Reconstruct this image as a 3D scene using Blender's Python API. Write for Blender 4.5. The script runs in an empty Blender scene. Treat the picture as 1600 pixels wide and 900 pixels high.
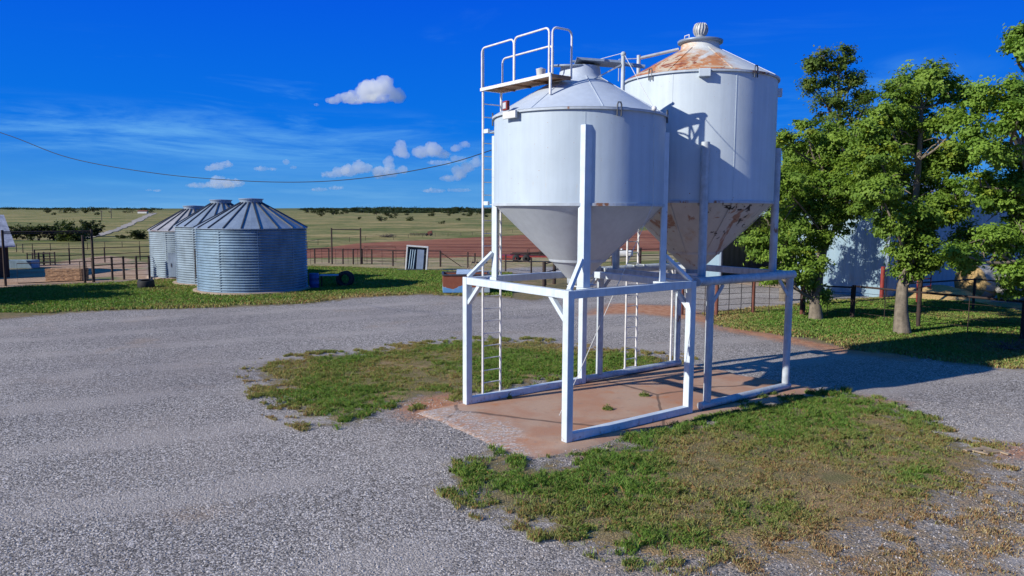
import bpy, bmesh, math, random
import numpy as np
from mathutils import Vector, Matrix
rng = np.random.default_rng(7)
random.seed(7)
S = bpy.context.scene
COL = S.collection
R = math.radians

# ------------------------------------------------------------------ camera
F, PIT, ROLL, H = 1165., R(5.93), R(.285), 4.655
def ray(px, py):
    X, Y = px-800, py-450
    U = X*math.cos(ROLL)+Y*math.sin(ROLL); V = -X*math.sin(ROLL)+Y*math.cos(ROLL)
    a, b = U/F, -V/F
    return np.array([a, math.cos(PIT)+b*math.sin(PIT), -math.sin(PIT)+b*math.cos(PIT)])
def gnd(px, py, z=0.):
    d = ray(px, py); return d*((z-H)/d[2])+np.array([0, 0, H])
def at(px, py, Y):
    d = ray(px, py); return d*(Y/d[1])+np.array([0, 0, H])
cam = bpy.data.cameras.new('camera'); co = bpy.data.objects.new('camera', cam); COL.objects.link(co)
cam.sensor_width = 36; cam.lens = F/1600*36; cam.clip_end = 30000; cam.clip_start = .1
fw = Vector((0, math.cos(PIT), -math.sin(PIT))); up = Vector((0, math.sin(PIT), math.cos(PIT))); ri = Vector((1, 0, 0))
r2 = math.cos(ROLL)*ri+math.sin(ROLL)*up; u2 = -math.sin(ROLL)*ri+math.cos(ROLL)*up
M = Matrix((r2, u2, -fw)).transposed().to_4x4(); M.translation = (0, 0, H)
co.matrix_world = M; S.camera = co
S.render.resolution_x, S.render.resolution_y = 1024, 576
S.view_settings.view_transform = 'Standard'; S.view_settings.look = 'None'
S.view_settings.exposure = .22; S.view_settings.gamma = 1
try: S.cycles.volume_bounces = 8; S.cycles.max_bounces = 10
except Exception: pass

# ------------------------------------------------------------------ node helpers
class NT:
    def __init__(s, nt): s.t = nt; s.n = nt.nodes; s.l = nt.links
    def add(s, typ, ins=None, **kw):
        n = s.n.new(typ)
        for k, v in kw.items(): setattr(n, k, v)
        for k, v in (ins or {}).items():
            sock = n.inputs[k]
            if isinstance(v, bpy.types.NodeSocket): s.l.new(v, sock)
            else:
                if sock.type == 'RGBA' and len(v) == 3: v = (*v, 1)
                sock.default_value = v
        return n
    def pos(s): return s.add('ShaderNodeNewGeometry').outputs['Position']
    def obj(s): return s.add('ShaderNodeTexCoord').outputs['Object']
    def mapv(s, v, scale=(1, 1, 1), rot=(0, 0, 0), loc=(0, 0, 0)):
        return s.add('ShaderNodeMapping', {'Vector': v, 'Scale': scale, 'Rotation': rot, 'Location': loc}).outputs[0]
    def noise(s, v, scale, detail=4, rough=.55, dist=0):
        return s.add('ShaderNodeTexNoise', {'Vector': v, 'Scale': scale, 'Detail': detail, 'Roughness': rough, 'Distortion': dist}).outputs['Fac']
    def math(s, op, a, b=0, c=0, clamp=False):
        n = s.n.new('ShaderNodeMath'); n.operation = op; n.use_clamp = clamp
        for i, v in enumerate((a, b, c)):
            if isinstance(v, bpy.types.NodeSocket): s.l.new(v, n.inputs[i])
            else: n.inputs[i].default_value = v
        return n.outputs[0]
    def step(s, v, lo, hi, a=0., b=1.):
        return s.add('ShaderNodeMapRange', {'Value': v, 'From Min': lo, 'From Max': hi, 'To Min': a, 'To Max': b}, interpolation_type='SMOOTHSTEP').outputs[0]
    def mix(s, f, a, b, mode='MIX'):
        n = s.n.new('ShaderNodeMix'); n.data_type = 'RGBA'; n.blend_type = mode
        for i, v in ((0, f), (6, a), (7, b)):
            if isinstance(v, bpy.types.NodeSocket): s.l.new(v, n.inputs[i])
            else: n.inputs[i].default_value = v if i == 0 or len(v) == 4 else (*v, 1)
        return n.outputs[2]
    def ramp(s, f, stops):
        n = s.add('ShaderNodeValToRGB', {'Fac': f}); e = n.color_ramp.elements
        while len(e) < len(stops): e.new(.5)
        for el, (p, c) in zip(e, stops):
            el.position = p; el.color = (*c, 1) if len(c) == 3 else c
        return n.outputs[0]
    def attr(s, name): return s.add('ShaderNodeAttribute', attribute_name=name).outputs['Fac']
    def bump(s, h, strength, dist):
        return s.add('ShaderNodeBump', {'Height': h, 'Strength': strength, 'Distance': dist}).outputs[0]
def mat(name):
    m = bpy.data.materials.new(name); m.use_nodes = True
    nt = NT(m.node_tree); b = m.node_tree.nodes['Principled BSDF']
    return m, nt, b
def setp(nt, b, **kw):
    names = dict(color='Base Color', rough='Roughness', metal='Metallic', normal='Normal', spec='Specular IOR Level')
    for k, v in kw.items():
        s_ = b.inputs[names[k]]
        if isinstance(v, bpy.types.NodeSocket): nt.l.new(v, s_)
        else: s_.default_value = (*v, 1) if (s_.type == 'RGBA' and len(v) == 3) else v

def simple(name, col, rough=.6, metal=0., var=.25, scale=6., spec=.4, bump=0., rust=0., rustcol=(.20, .075, .025), streak=True):
    """painted / raw surface with tonal variation, vertical streaks and optional rust"""
    m, nt, b = mat(name)
    P = nt.obj()
    n1 = nt.noise(P, scale, 5, .6)
    n2 = nt.noise(nt.mapv(P, (9, 9, .7)) if streak else P, 1.3 if streak else scale*3, 4, .6)
    f = nt.math('MULTIPLY_ADD', n1, .6, nt.math('MULTIPLY', n2, .4))
    lo = tuple(c*(1-var) for c in col); hi = tuple(min(1, c*(1+var*.6)) for c in col)
    c = nt.mix(nt.step(f, .3, .7), lo, hi)
    if rust > 0:
        rn = nt.noise(nt.mapv(P, (1, 1, .45)), scale*.55, 6, .65)
        c = nt.mix(nt.step(rn, .72-rust*.3, .78-rust*.3), c, rustcol)
    nr = nt.math('MULTIPLY_ADD', n1, .3, rough-.15)
    setp(nt, b, color=c, rough=nr, metal=metal, spec=spec)
    if bump: setp(nt, b, normal=nt.bump(nt.noise(P, scale*5, 4), bump, .02))
    return m

# ------------------------------------------------------------------ mesh helpers
class MB:
    def __init__(s): s.v = []; s.f = []; s.sm = []
    def add(s, vs, fs, smooth=False):
        o = len(s.v); s.v += [tuple(map(float, p)) for p in vs]
        s.f += [tuple(i+o for i in q) for q in fs]; s.sm += [smooth]*len(fs); return s
    def box(s, c, d, rz=0, rot=None):
        x, y, z = (k/2 for k in d)
        vs = [Vector((i*x, j*y, k*z)) for k in (-1, 1) for j in (-1, 1) for i in (-1, 1)]
        m_ = rot if rot is not None else Matrix.Rotation(rz, 3, 'Z')
        vs = [m_ @ q + Vector(c) for q in vs]
        return s.add(vs, [(0, 2, 3, 1), (4, 5, 7, 6), (0, 1, 5, 4), (2, 6, 7, 3), (0, 4, 6, 2), (1, 3, 7, 5)])
    def span(s, p0, p1): # axis aligned box from corners
        p0, p1 = np.array(p0, float), np.array(p1, float)
        return s.box((p0+p1)/2, np.abs(p1-p0))
    def bar(s, p0, p1, w, h, upv=(0, 0, 1)):
        p0, p1 = Vector(p0), Vector(p1); d = p1-p0; L_ = d.length; d.normalize()
        upv = Vector(upv)
        if abs(d.dot(upv)) > .98: upv = Vector((1, 0, 0))
        sd = d.cross(upv).normalized(); uu = sd.cross(d)
        return s.box((p0+p1)/2, (L_, w, h), rot=Matrix((d, sd, uu)).transposed())
    def tube(s, pts, r, n=10, caps=True, closed=False):
        pts = [Vector(map(float, q)) for q in pts]; k = len(pts)
        rs = r if hasattr(r, '__len__') else [r]*k
        vs = []; prev = None
        for i, q in enumerate(pts):
            if closed: t = pts[(i+1) % k]-pts[i-1]
            else: t = pts[min(i+1, k-1)]-pts[max(i-1, 0)]
            t.normalize()
            if prev is None:
                a = Vector((0, 0, 1)) if abs(t.z) < .9 else Vector((1, 0, 0))
                sd = t.cross(a).normalized()
            else: sd = (prev-t*prev.dot(t)).normalized()
            prev = sd; bb = t.cross(sd)
            for j in range(n):
                an = 2*math.pi*j/n; vs.append(q+(sd*math.cos(an)+bb*math.sin(an))*rs[i])
        fs = []
        for i in range(k if closed else k-1):
            i2 = (i+1) % k
            for j in range(n): fs.append((i*n+j, i*n+(j+1) % n, i2*n+(j+1) % n, i2*n+j))
        s.add(vs, fs, True)
        if caps and not closed:
            s.add(vs[:n], [tuple(range(n-1, -1, -1))]); s.add(vs[-n:], [tuple(range(n))])
        return s
    def lathe(s, prof, n=64, c=(0, 0), smooth=True, a0=0, a1=2*math.pi, cap=False):
        full = abs(a1-a0-2*math.pi) < 1e-6; m_ = n if full else n+1; vs = []
        for r_, z in prof:
            for j in range(m_):
                an = a0+(a1-a0)*j/n; vs.append((c[0]+r_*math.cos(an), c[1]+r_*math.sin(an), z))
        fs = []
        for i in range(len(prof)-1):
            for j in range(n):
                j2 = (j+1) % m_; fs.append((i*m_+j, i*m_+j2, (i+1)*m_+j2, (i+1)*m_+j))
        s.add(vs, fs, smooth)
        if cap: s.add(vs[-m_:], [tuple(range(m_))])
        return s
    def sphere(s, c, r, n=12, k=8, sq=(1, 1, 1)):
        prof = [(r*math.sin(math.pi*i/k), -r*math.cos(math.pi*i/k)) for i in range(k+1)]
        t = MB().lathe([(max(a, 1e-4), b) for a, b in prof], n)
        return s.add([(c[0]+x*sq[0], c[1]+y*sq[1], c[2]+z*sq[2]) for x, y, z in t.v], t.f, True)
    def build(s, name, m, parent=None, bevel=0):
        me = bpy.data.meshes.new(name); me.from_pydata(s.v, [], s.f); me.update()
        me.polygons.foreach_set('use_smooth', s.sm)
        return link(name, me, m, parent, bevel)
def link(name, me, m, parent=None, bevel=0):
    o = bpy.data.objects.new(name, me); COL.objects.link(o)
    if m: me.materials.append(m)
    if parent: o.parent = parent
    if bevel:
        b = o.modifiers.new('bevel', 'BEVEL'); b.width = bevel; b.segments = 2; b.limit_method = 'ANGLE'
    return o
def tag(o, label=None, cat=None, group=None, kind=None):
    if label: o['label'] = label
    if cat: o['category'] = cat
    if group: o['group'] = group
    if kind: o['kind'] = kind
    return o
def thing(name, label, cat, loc=(0, 0, 0), rz=0, group=None):
    o = bpy.data.objects.new(name, None); COL.objects.link(o); o.location = loc; o.rotation_euler = (0, 0, rz)
    o.empty_display_size = .2
    return tag(o, label, cat, group)
def npmesh(name, V, Fc, m, parent=None, colors=None, smooth=False):
    """V (n,3), Fc (k,3|4)"""
    me = bpy.data.meshes.new(name); k = Fc.shape[1]
    me.vertices.add(len(V)); me.vertices.foreach_set('co', V.astype(np.float32).ravel())
    me.loops.add(Fc.size); me.loops.foreach_set('vertex_index', Fc.astype(np.int32).ravel())
    me.polygons.add(len(Fc)); me.polygons.foreach_set('loop_start', np.arange(0, Fc.size, k, dtype=np.int32))
    if smooth: me.polygons.foreach_set('use_smooth', np.ones(len(Fc), bool))
    me.update(calc_edges=True)
    if colors is not None:
        a = me.color_attributes.new('Col', 'FLOAT_COLOR', 'POINT')
        a.data.foreach_set('color', np.c_[colors, np.ones(len(colors))].astype(np.float32).ravel())
    return link(name, me, m, parent)

# ------------------------------------------------------------------ noise for layout (numpy)
_perm = rng.random((256, 256))
def vnoise(x, y, sc):
    x = np.asarray(x)*sc+1000; y = np.asarray(y)*sc+1000
    i = np.floor(x).astype(int); j = np.floor(y).astype(int); fx = x-i; fy = y-j
    fx = fx*fx*(3-2*fx); fy = fy*fy*(3-2*fy); g = lambda a, b: _perm[a % 256, b % 256]
    return (g(i, j)*(1-fx)+g(i+1, j)*fx)*(1-fy)+(g(i, j+1)*(1-fx)+g(i+1, j+1)*fx)*fy
def fbm(x, y, sc, o=4):
    r_ = 0; a = .5; t = 0
    for k in range(o): r_ = r_+a*vnoise(x+17.3*k, y-9.1*k, sc*2**k); t += a; a *= .5
    return r_/t
def sdf(poly, x, y):
    """signed distance to polygon, positive inside"""
    P = np.asarray(poly, float)[:, :2]; x = np.asarray(x, float); y = np.asarray(y, float)
    d = np.full(x.shape, 1e9); ins = np.zeros(x.shape, bool)
    for k in range(len(P)):
        a, b = P[k], P[(k+1) % len(P)]; e = b-a
        wx, wy = x-a[0], y-a[1]; t = np.clip((wx*e[0]+wy*e[1])/(e@e+1e-12), 0, 1)
        d = np.minimum(d, np.hypot(wx-t*e[0], wy-t*e[1]))
        c = ((a[1] > y) != (b[1] > y)) & (x < (b[0]-a[0])*(y-a[1])/((b[1]-a[1]) if b[1] != a[1] else 1e-9)+a[0]); ins ^= c
    return np.where(ins, d, -d)

# ------------------------------------------------------------------ terrain height
KD = np.array([0, 62, 80, 110, 160, 230, 320, 450, 650, 900, 1500, 2500, 4000, 6500.])
KZ = np.array([0, 0, -.5, -1.7, -3.4, -4.5, -4.2, -3.1, -2.0, -1., 2.2, 7.5, 14., 22.])
def hgt(x, y):
    x = np.asarray(x, float); y = np.asarray(y, float)
    D = np.maximum(y, 0.)+.0*x
    z = np.interp(D, KD, KZ)
    az = x/np.maximum(y, 1)
    k = np.interp(az, [-.75, -.45, -.28, -.1, .2], [.25, .3, .75, 1.0, 1.0])
    z = np.where(z > 0, z*k, z)
    far = np.clip((D-150)/600, 0, 1)
    z = z+far*(fbm(x, y, 1/260., 3)-.5)*2.2+np.clip((D-1200)/2500, 0, 1)*(fbm(x, y, 1/900., 3)-.5)*9
    return z
def hit(px, py):
    d = ray(px, py); t = 5.; o = np.array([0, 0, H])
    while t < 9000:
        p_ = o+d*t
        if p_[2] < hgt(p_[0], p_[1]): break
        t *= 1.004
    return np.array([p_[0], p_[1], float(hgt(p_[0], p_[1]))])

# ------------------------------------------------------------------ layout in metres
PSI = R(53.07); U = np.array([math.sin(PSI), math.cos(PSI)]); Vv = np.array([-math.cos(PSI), math.sin(PSI)])
P0 = np.array([1.1026, 14.472]); W, L, SQ = 3.78, 3.845, .165
YAW = math.pi/2-PSI
def loc(a, b): return P0+a*U+b*Vv
G = lambda *pts: [gnd(*q)[:2] for q in pts]
grass_left = G((415, 585), (440, 612), (470, 640), (530, 662), (575, 655), (610, 634), (660, 622), (725, 614), (880, 590), (1052, 573), (1045, 560), (990, 553), (890, 541), (800, 534), (720, 534), (640, 543), (560, 553), (480, 560), (430, 567))
grass_right = G((728, 745), (762, 706), (800, 706), (835, 726), (890, 728), (925, 706), (980, 694), (1060, 668), (1150, 640), (1240, 620), (1330, 617), (1385, 632), (1440, 668), (1500, 690), (1545, 722), (1530, 755), (1470, 790), (1380, 820), (1300, 845), (1200, 865), (1080, 870), (980, 860), (900, 838), (830, 818), (760, 790))
fringe_right = G((1080, 868), (1300, 830), (1420, 780), (1540, 735), (1640, 745), (1750, 900), (1500, 1000), (1150, 980), (930, 905))
grass_trees = G((1098, 489), (1200, 480), (1300, 470), (1440, 462), (1900, 500), (1900, 640), (1640, 585), (1540, 572), (1420, 556), (1330, 545), (1240, 527), (1130, 510))
grass_back = G((-500, 520), (0, 499), (110, 489), (170, 486), (260, 482), (340, 481), (480, 475), (560, 466), (660, 461), (760, 463), (830, 470), (900, 460), (930, 430), (760, 425), (620, 420), (480, 416), (300, 430), (240, 437), (140, 443), (0, 450), (-500, 470))
dirt_mid = G((905, 492), (960, 474), (1060, 478), (1100, 490), (1130, 505), (1120, 515), (1080, 500), (1000, 490))
dirt_pads = [G((600, 637), (660, 616), (726, 608), (740, 640), (640, 655)), G((900, 700), (985, 706), (960, 735), (905, 725)), G((1330, 617), (1400, 628), (1395, 645), (1340, 630)), G((1130, 508), (1240, 525), (1330, 543), (1420, 553), (1420, 562), (1320, 552), (1220, 533), (1120, 515)), G((1560, 695), (1640, 700), (1640, 718), (1550, 716))]
pen_left = [hit(*q)[:2] for q in ((-300, 470), (0, 449), (140, 443), (236, 437), (236, 411), (170, 399), (60, 414), (-300, 420))]
plow = [hit(*q)[:2] for q in ((440, 391), (560, 380), (680, 374), (800, 368), (900, 363), (1090, 358), (1090, 392), (960, 393), (840, 397), (700, 403), (560, 402), (440, 405))]
tan_strip = [hit(*q)[:2] for q in ((440, 405), (700, 404), (850, 400), (1090, 395), (1090, 404), (900, 412), (760, 424), (620, 419), (440, 416))]
yard_right = G((1000, 468), (1110, 476), (1240, 470), (1380, 463), (1300, 448), (1100, 440), (990, 452))
PAD = [loc(-1.37, 3.76), loc(-1.29, -.42), loc(8.6, -.33), loc(8.6, 3.95), loc(.3, 3.95)]

# ------------------------------------------------------------------ ground sheet
def axis(lo, hi, st, out, g=1.09):
    a = list(np.arange(lo, hi, st)); d = st
    b = [a[-1]]
    while b[-1] < out: d *= g; b.append(b[-1]+d)
    return a, b[1:]
ya, yb = axis(-8, 64, .25, 7500, 1.055); ys = np.array([-400, -120, -40, -16]+ya+yb)
xa, xb = axis(-34, 36, .25, 6500, 1.09); _, xc = axis(34-70*.0, 34.2, .25, 6500, 1.09)
xneg = [-q for q in xc][::-1]; xs = np.array(sorted(set(np.round([q for q in xneg if q < -34.1]+xa+xb, 3))))
X, Y = np.meshgrid(xs, ys); nx, ny = len(xs), len(ys)
Z = hgt(X, Y)
near = (np.abs(X) < 40) & (Y > 0) & (Y < 60)
Z = Z+np.where(near, (fbm(X, Y, .35, 3)-.5)*.05, 0)
sp = sdf(PAD, X, Y); Z = np.where(sp > -.8, np.minimum(Z, -.01), Z)
sg = np.maximum(sdf(grass_left, X, Y), sdf(grass_right, X, Y))
Z = Z+np.clip(sg, 0, .5)*.05*(sp < -.5)
V = np.c_[X.ravel(), Y.ravel(), Z.ravel()]
ii = (np.arange(ny-1)[:, None]*nx+np.arange(nx-1)[None, :]).ravel()
Fc = np.c_[ii, ii+1, ii+nx+1, ii+nx]
def attrib(o, name, a):
    t = o.data.attributes.new(name, 'FLOAT', 'POINT'); t.data.foreach_set('value', np.asarray(a, np.float32).ravel())
g_lawn = np.maximum(sdf(grass_trees, X, Y), sdf(grass_back, X, Y))
g_all = np.maximum(sg, g_lawn)
g_all = np.maximum(g_all, np.where(Y > 62, (Y-62)*.2, -9))
g_all = np.where((X > 30) | (X < -45), np.maximum(g_all, .6), g_all)
pen = np.maximum(sdf(pen_left, X, Y), -3); pl = np.maximum(sdf(plow, X, Y), -3); ts = np.maximum(sdf(tan_strip, X, Y), -3)
dirt = sdf(dirt_mid, X, Y)
for q in dirt_pads: dirt = np.maximum(dirt, sdf(q, X, Y))
dry = np.clip(.5+.35*sdf(fringe_right, X, Y), 0, 1)

gm, nt, b = mat('ground_cover')
P = nt.pos()
def noi(sc, d=4, r_=.55): return nt.noise(P, sc, d, r_)
n_fine = noi(3.2, 5); n_mid = noi(.55, 4); n_big = noi(.12, 3)
# gravel: crushed limestone
vor = nt.add('ShaderNodeTexVoronoi', {'Vector': P, 'Scale': 32., 'Randomness': 1.})
vor2 = nt.add('ShaderNodeTexVoronoi', {'Vector': P, 'Scale': 74.})
cs = nt.add('ShaderNodeSeparateColor', {'Color': vor.outputs['Color']}).outputs[0]
cs2 = nt.add('ShaderNodeSeparateColor', {'Color': vor2.outputs['Color']}).outputs[1]
gv = nt.math('MULTIPLY_ADD', cs, .6, nt.math('MULTIPLY', cs2, .4))
grav = nt.ramp(gv, [(0, (.02, .018, .018)), (.33, (.165, .147, .130)), (.62, (.355, .318, .290)), (1, (.82, .75, .69))])
dust = nt.step(nt.math('ADD', nt.math('MULTIPLY', n_mid, .55), nt.math('MULTIPLY', noi(.17, 4), .45)), .44, .64)
grav = nt.mix(nt.math('MULTIPLY', dust, .34), grav, (.365, .315, .275))
grav = nt.mix(nt.step(noi(.33, 5, .65), .57, .70, 0, .32), grav, (.36, .25, .165))
trk = nt.add('ShaderNodeTexWave', {'Vector': nt.mapv(P, (1, 1, 1), (0, 0, R(63))), 'Scale': .085, 'Distortion': 3., 'Detail': 2, 'Detail Scale': .12}).outputs['Fac']
grav = nt.mix(nt.math('MULTIPLY', nt.step(trk, .62, .95), nt.step(n_mid, .36, .56, .1, .5)), grav, (.42, .37, .33))
grav = nt.mix(nt.step(n_big, .42, .66, 0, .55), grav, nt.mix(1., grav, (.72, .72, .75), 'MULTIPLY'))
# dirt
dc = nt.mix(nt.step(n_fine, .35, .65), (.40, .17, .085), (.50, .27, .16))
# soil under grass
sc_ = nt.mix(nt.step(n_fine, .35, .65), (.165, .15, .06), (.25, .19, .095))
sdry = nt.mix(nt.step(noi(7, 4), .35, .65), (.40, .255, .13), (.27, .195, .095))
lawnsoil = nt.mix(nt.math('MULTIPLY', nt.step(nt.math('ADD', noi(.45, 4), nt.math('MULTIPLY', nt.attr('dry'), .3)), .48, .68), .8), sc_, sdry)
thn = nt.step(noi(38, 3, .6), .30, .70, .45, 1.35); thc = nt.add('ShaderNodeCombineColor', {0: thn, 1: thn, 2: thn}).outputs[0]
lawnsoil = nt.mix(1., lawnsoil, thc, 'MULTIPLY'); sdry = nt.mix(1., sdry, thc, 'MULTIPLY')
# far pasture
pf1 = nt.step(noi(.021, 6, .62), .40, .60); pf2 = nt.step(nt.noise(nt.mapv(P, (.35, 1, 1)), .012, 6, .65), .42, .62); pf3 = nt.step(noi(.09, 5, .7), .50, .68)
past = nt.mix(pf1, (.15, .18, .052), (.36, .305, .13)); past = nt.mix(nt.math('MULTIPLY', pf2, .65), past, (.165, .215, .062))
past = nt.mix(nt.math('MULTIPLY', pf3, .55), past, (.38, .30, .15)); past = nt.mix(nt.step(noi(.35, 5, .7), .5, .75, 0, .55), past, (.12, .145, .045))
st1 = nt.noise(nt.mapv(P, (.45, 1, 1), (0, 0, R(-6))), .035, 7, .72); st2 = nt.noise(nt.mapv(P, (.6, 1, 1), (0, 0, R(5))), .13, 7, .78); st3 = nt.noise(P, .42, 5, .7)
past = nt.mix(nt.step(st1, .48, .60, 0, .8), past, (.46, .37, .19)); past = nt.mix(nt.step(st1, .36, .46, .75, 0), past, (.13, .20, .05))
past = nt.mix(nt.step(st2, .52, .58, 0, .75), past, (.095, .145, .04)); past = nt.mix(nt.step(st2, .40, .47, .6, 0), past, (.45, .38, .20)); past = nt.mix(nt.step(st3, .55, .62, 0, .6), past, (.085, .12, .04))
past = nt.mix(nt.step(nt.math('ADD', nt.attr('dist'), nt.math('MULTIPLY', noi(.004, 4), .5)), .62, 1.15), past, nt.mix(pf1, (.085, .125, .05), (.22, .23, .09)))
# masks
def mask(a, amp, lo=-.18, hi=.18, n=n_fine, amp2=.6):
    v_ = nt.math('ADD', nt.attr(a), nt.math('MULTIPLY', nt.math('SUBTRACT', n, .5), amp))
    v_ = nt.math('ADD', v_, nt.math('MULTIPLY', nt.math('SUBTRACT', n_mid, .5), amp2))
    if a in ('grass', 'dirt'): v_ = nt.math('ADD', v_, nt.math('MULTIPLY', nt.math('SUBTRACT', gv, .5), 1.1))
    return nt.step(v_, lo, hi)
c = grav
c = nt.mix(mask('dirt', 1.5, -.3, .5), c, dc)
c = nt.mix(mask('grass', 2.6, .0, .22, n_fine, 1.6), c, lawnsoil)
c = nt.mix(nt.math('MULTIPLY', nt.attr('dry'), nt.step(nt.math('ADD', noi(1.3, 5, .7), nt.math('MULTIPLY', nt.math('SUBTRACT', gv, .5), .35)), .50, .56)), c, sdry)
past = nt.mix(1., past, (.86, .80, .66), 'MULTIPLY')
c = nt.mix(nt.attr('far'), c, past)
penc = nt.mix(nt.step(noi(.7, 5), .35, .65), (.36, .225, .14), (.47, .33, .22)); penc = nt.mix(nt.step(noi(.25, 4), .55, .66), penc, (.17, .18, .07))
c = nt.mix(mask('pen', 2.2, -.4, .6), c, penc)
tanc = nt.mix(nt.step(noi(.5, 5), .38, .62), (.42, .31, .18), (.27, .24, .10))
c = nt.mix(mask('tan', 2.5, -.5, .8), c, tanc)
wv = nt.add('ShaderNodeTexWave', {'Vector': nt.mapv(P, (1, 1, 1), (0, 0, R(82))), 'Scale': .042, 'Distortion': 1.6, 'Detail': 3, 'Detail Scale': .35}).outputs['Fac']
plc = nt.mix(nt.step(wv, .25, .8), (.17, .05, .024), (.43, .185, .095)); plc = nt.mix(nt.step(noi(.25, 5, .7), .54, .68, 0, .7), plc, (.36, .235, .13))
plc = nt.mix(nt.step(nt.noise(nt.mapv(P, (.15, 1, 1), (0, 0, R(-8))), .16, 5, .75), .50, .58, 0, .8), plc, (.13, .035, .016))
c = nt.mix(mask('plow', 3, -.8, .8), c, plc)
bh = nt.math('ADD', nt.math('MULTIPLY', vor.outputs['Distance'], -1.0), nt.math('MULTIPLY', vor2.outputs['Distance'], -.5))
bh = nt.math('ADD', bh, nt.math('MULTIPLY', n_fine, .6))
bump = nt.bump(bh, .75, .016)
setp(nt, b, color=c, rough=.93, spec=.15, normal=bump)
ground = npmesh('ground', V, Fc, gm, smooth=True); tag(ground, kind='structure')
attrib(ground, 'grass', np.clip(g_all, -3, 3)); attrib(ground, 'dirt', np.clip(dirt, -3, 3)); attrib(ground, 'pen', np.clip(pen, -3, 3))
attrib(ground, 'plow', np.clip(pl, -3, 3)); attrib(ground, 'tan', np.clip(ts, -3, 3)); attrib(ground, 'dry', dry)
attrib(ground, 'far', np.clip((Y-60)/7, 0, 1)); attrib(ground, 'dist', np.clip(Y/2600, 0, 1))

# country road winding over the pasture
rd = [(110, 375), (150, 369), (178, 361), (200, 352), (217, 344), (230, 337.5), (240, 333)]
pts = np.array([hit(*q) for q in rd]); tt = np.linspace(0, len(pts)-1, 60)
pts = np.c_[[np.interp(tt, np.arange(len(pts)), pts[:, k]) for k in range(3)]].T
pts[:, 2] = hgt(pts[:, 0], pts[:, 1])
tg = np.gradient(pts, axis=0)[:, :2]; tg /= np.linalg.norm(tg, axis=1)[:, None]; nr = np.c_[-tg[:, 1], tg[:, 0]]
hw = (np.interp(np.arange(60), [0, 30, 59], [1.6, 1.9, 3.6])*(1+.22*rng.normal(size=60)))[:, None]
lp = pts.copy(); rp = pts.copy(); lp[:, :2] += nr*hw; rp[:, :2] -= nr*hw
lp[:, 2] = hgt(lp[:, 0], lp[:, 1])+.18; rp[:, 2] = hgt(rp[:, 0], rp[:, 1])+.18
Vr = np.concatenate([lp, rp]); k = np.arange(59)
m_road = simple('pale_road', (.37, .325, .26), .95, var=.35, scale=.12, streak=False)
tag(npmesh('road', Vr, np.c_[k+60, k+61, k+1, k], m_road), kind='structure')

# concrete pad, stained by red soil
cm, nt, b = mat('stained_concrete'); P = nt.pos()
n1 = nt.noise(P, .8, 6, .6); n2 = nt.noise(P, 6, 5, .65); n3 = nt.noise(P, 45, 3)
c = nt.mix(nt.step(n1, .36, .64), (.40, .215, .135), (.43, .29, .205))
c = nt.mix(nt.step(nt.noise(nt.mapv(P, loc=(3, 1, 0)), 1.1, 5, .7), .56, .70, 0, .8), c, (.43, .185, .085))
c = nt.mix(nt.step(n2, .56, .72, 0, .5), c, (.26, .19, .155)); c = nt.mix(nt.step(n3, .62, .7, 0, .3), c, (.55, .50, .47))
crk = nt.add('ShaderNodeTexVoronoi', {'Vector': nt.mapv(nt.mix(.12, P, nt.add('ShaderNodeTexNoise', {'Vector': P, 'Scale': 2.}).outputs['Color']), (.5, .5, .5)), 'Scale': .55}, feature='DISTANCE_TO_EDGE').outputs['Distance']
c = nt.mix(nt.step(crk, .004, .012, .75, 0), c, (.10, .07, .055))
gr = nt.add('ShaderNodeTexVoronoi', {'Vector': P, 'Scale': 34.})
gcol = nt.ramp(nt.add('ShaderNodeSeparateColor', {'Color': gr.outputs['Color']}).outputs[0], [(0, (.18, .15, .14)), (.6, (.42, .37, .34)), (1, (.66, .60, .57))])
loose = nt.math('MULTIPLY', nt.step(nt.math('ADD', nt.attr('loose'), nt.math('MULTIPLY', nt.math('SUBTRACT', n1, .5), 2.2)), -.25, .35), nt.step(nt.noise(P, 9, 3), .36, .56))
c = nt.mix(nt.math('MULTIPLY', loose, .75), c, gcol)
setp(nt, b, color=c, rough=.9, spec=.2, normal=nt.bump(nt.math('ADD', n2, nt.math('MULTIPLY', n3, .4)), .35, .02))
pa = np.arange(-1.4, 8.61, .1); pb = np.arange(-.5, 4.01, .1); A, B = np.meshgrid(pa, pb)
xy = P0+A[..., None]*U+B[..., None]*Vv
Zp = .045-.05*np.clip(-.2-A, 0, 1)*np.clip(1-(B-1.)/4, .3, 1)+.006*(fbm(xy[..., 0], xy[..., 1], 1.2, 3)-.5)
edge = np.minimum(np.minimum(A+1.37-.28*(fbm(A, B, .9, 3)), 8.6-A-.5*fbm(A, B, 1.2, 3)), np.minimum(B+.52-.34*fbm(A*.8, B, .9, 3), 4.0-B-.2*fbm(A, B, 1., 3)))
Zp = Zp-np.clip((.14-edge)/.3, 0, 1)*.14
o = npmesh('concrete_pad', np.c_[xy.reshape(-1, 2), Zp.ravel()], (lambda i, w: np.c_[i, i+1, i+w+1, i+w])((np.arange(len(pb)-1)[:, None]*len(pa)+np.arange(len(pa)-1)).ravel(), len(pa)), cm, smooth=True)
tag(o, kind='structure'); attrib(o, 'loose', np.clip(-.45-A-.35*np.abs(B-1.9)+.4, -2, 1.5))

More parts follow.
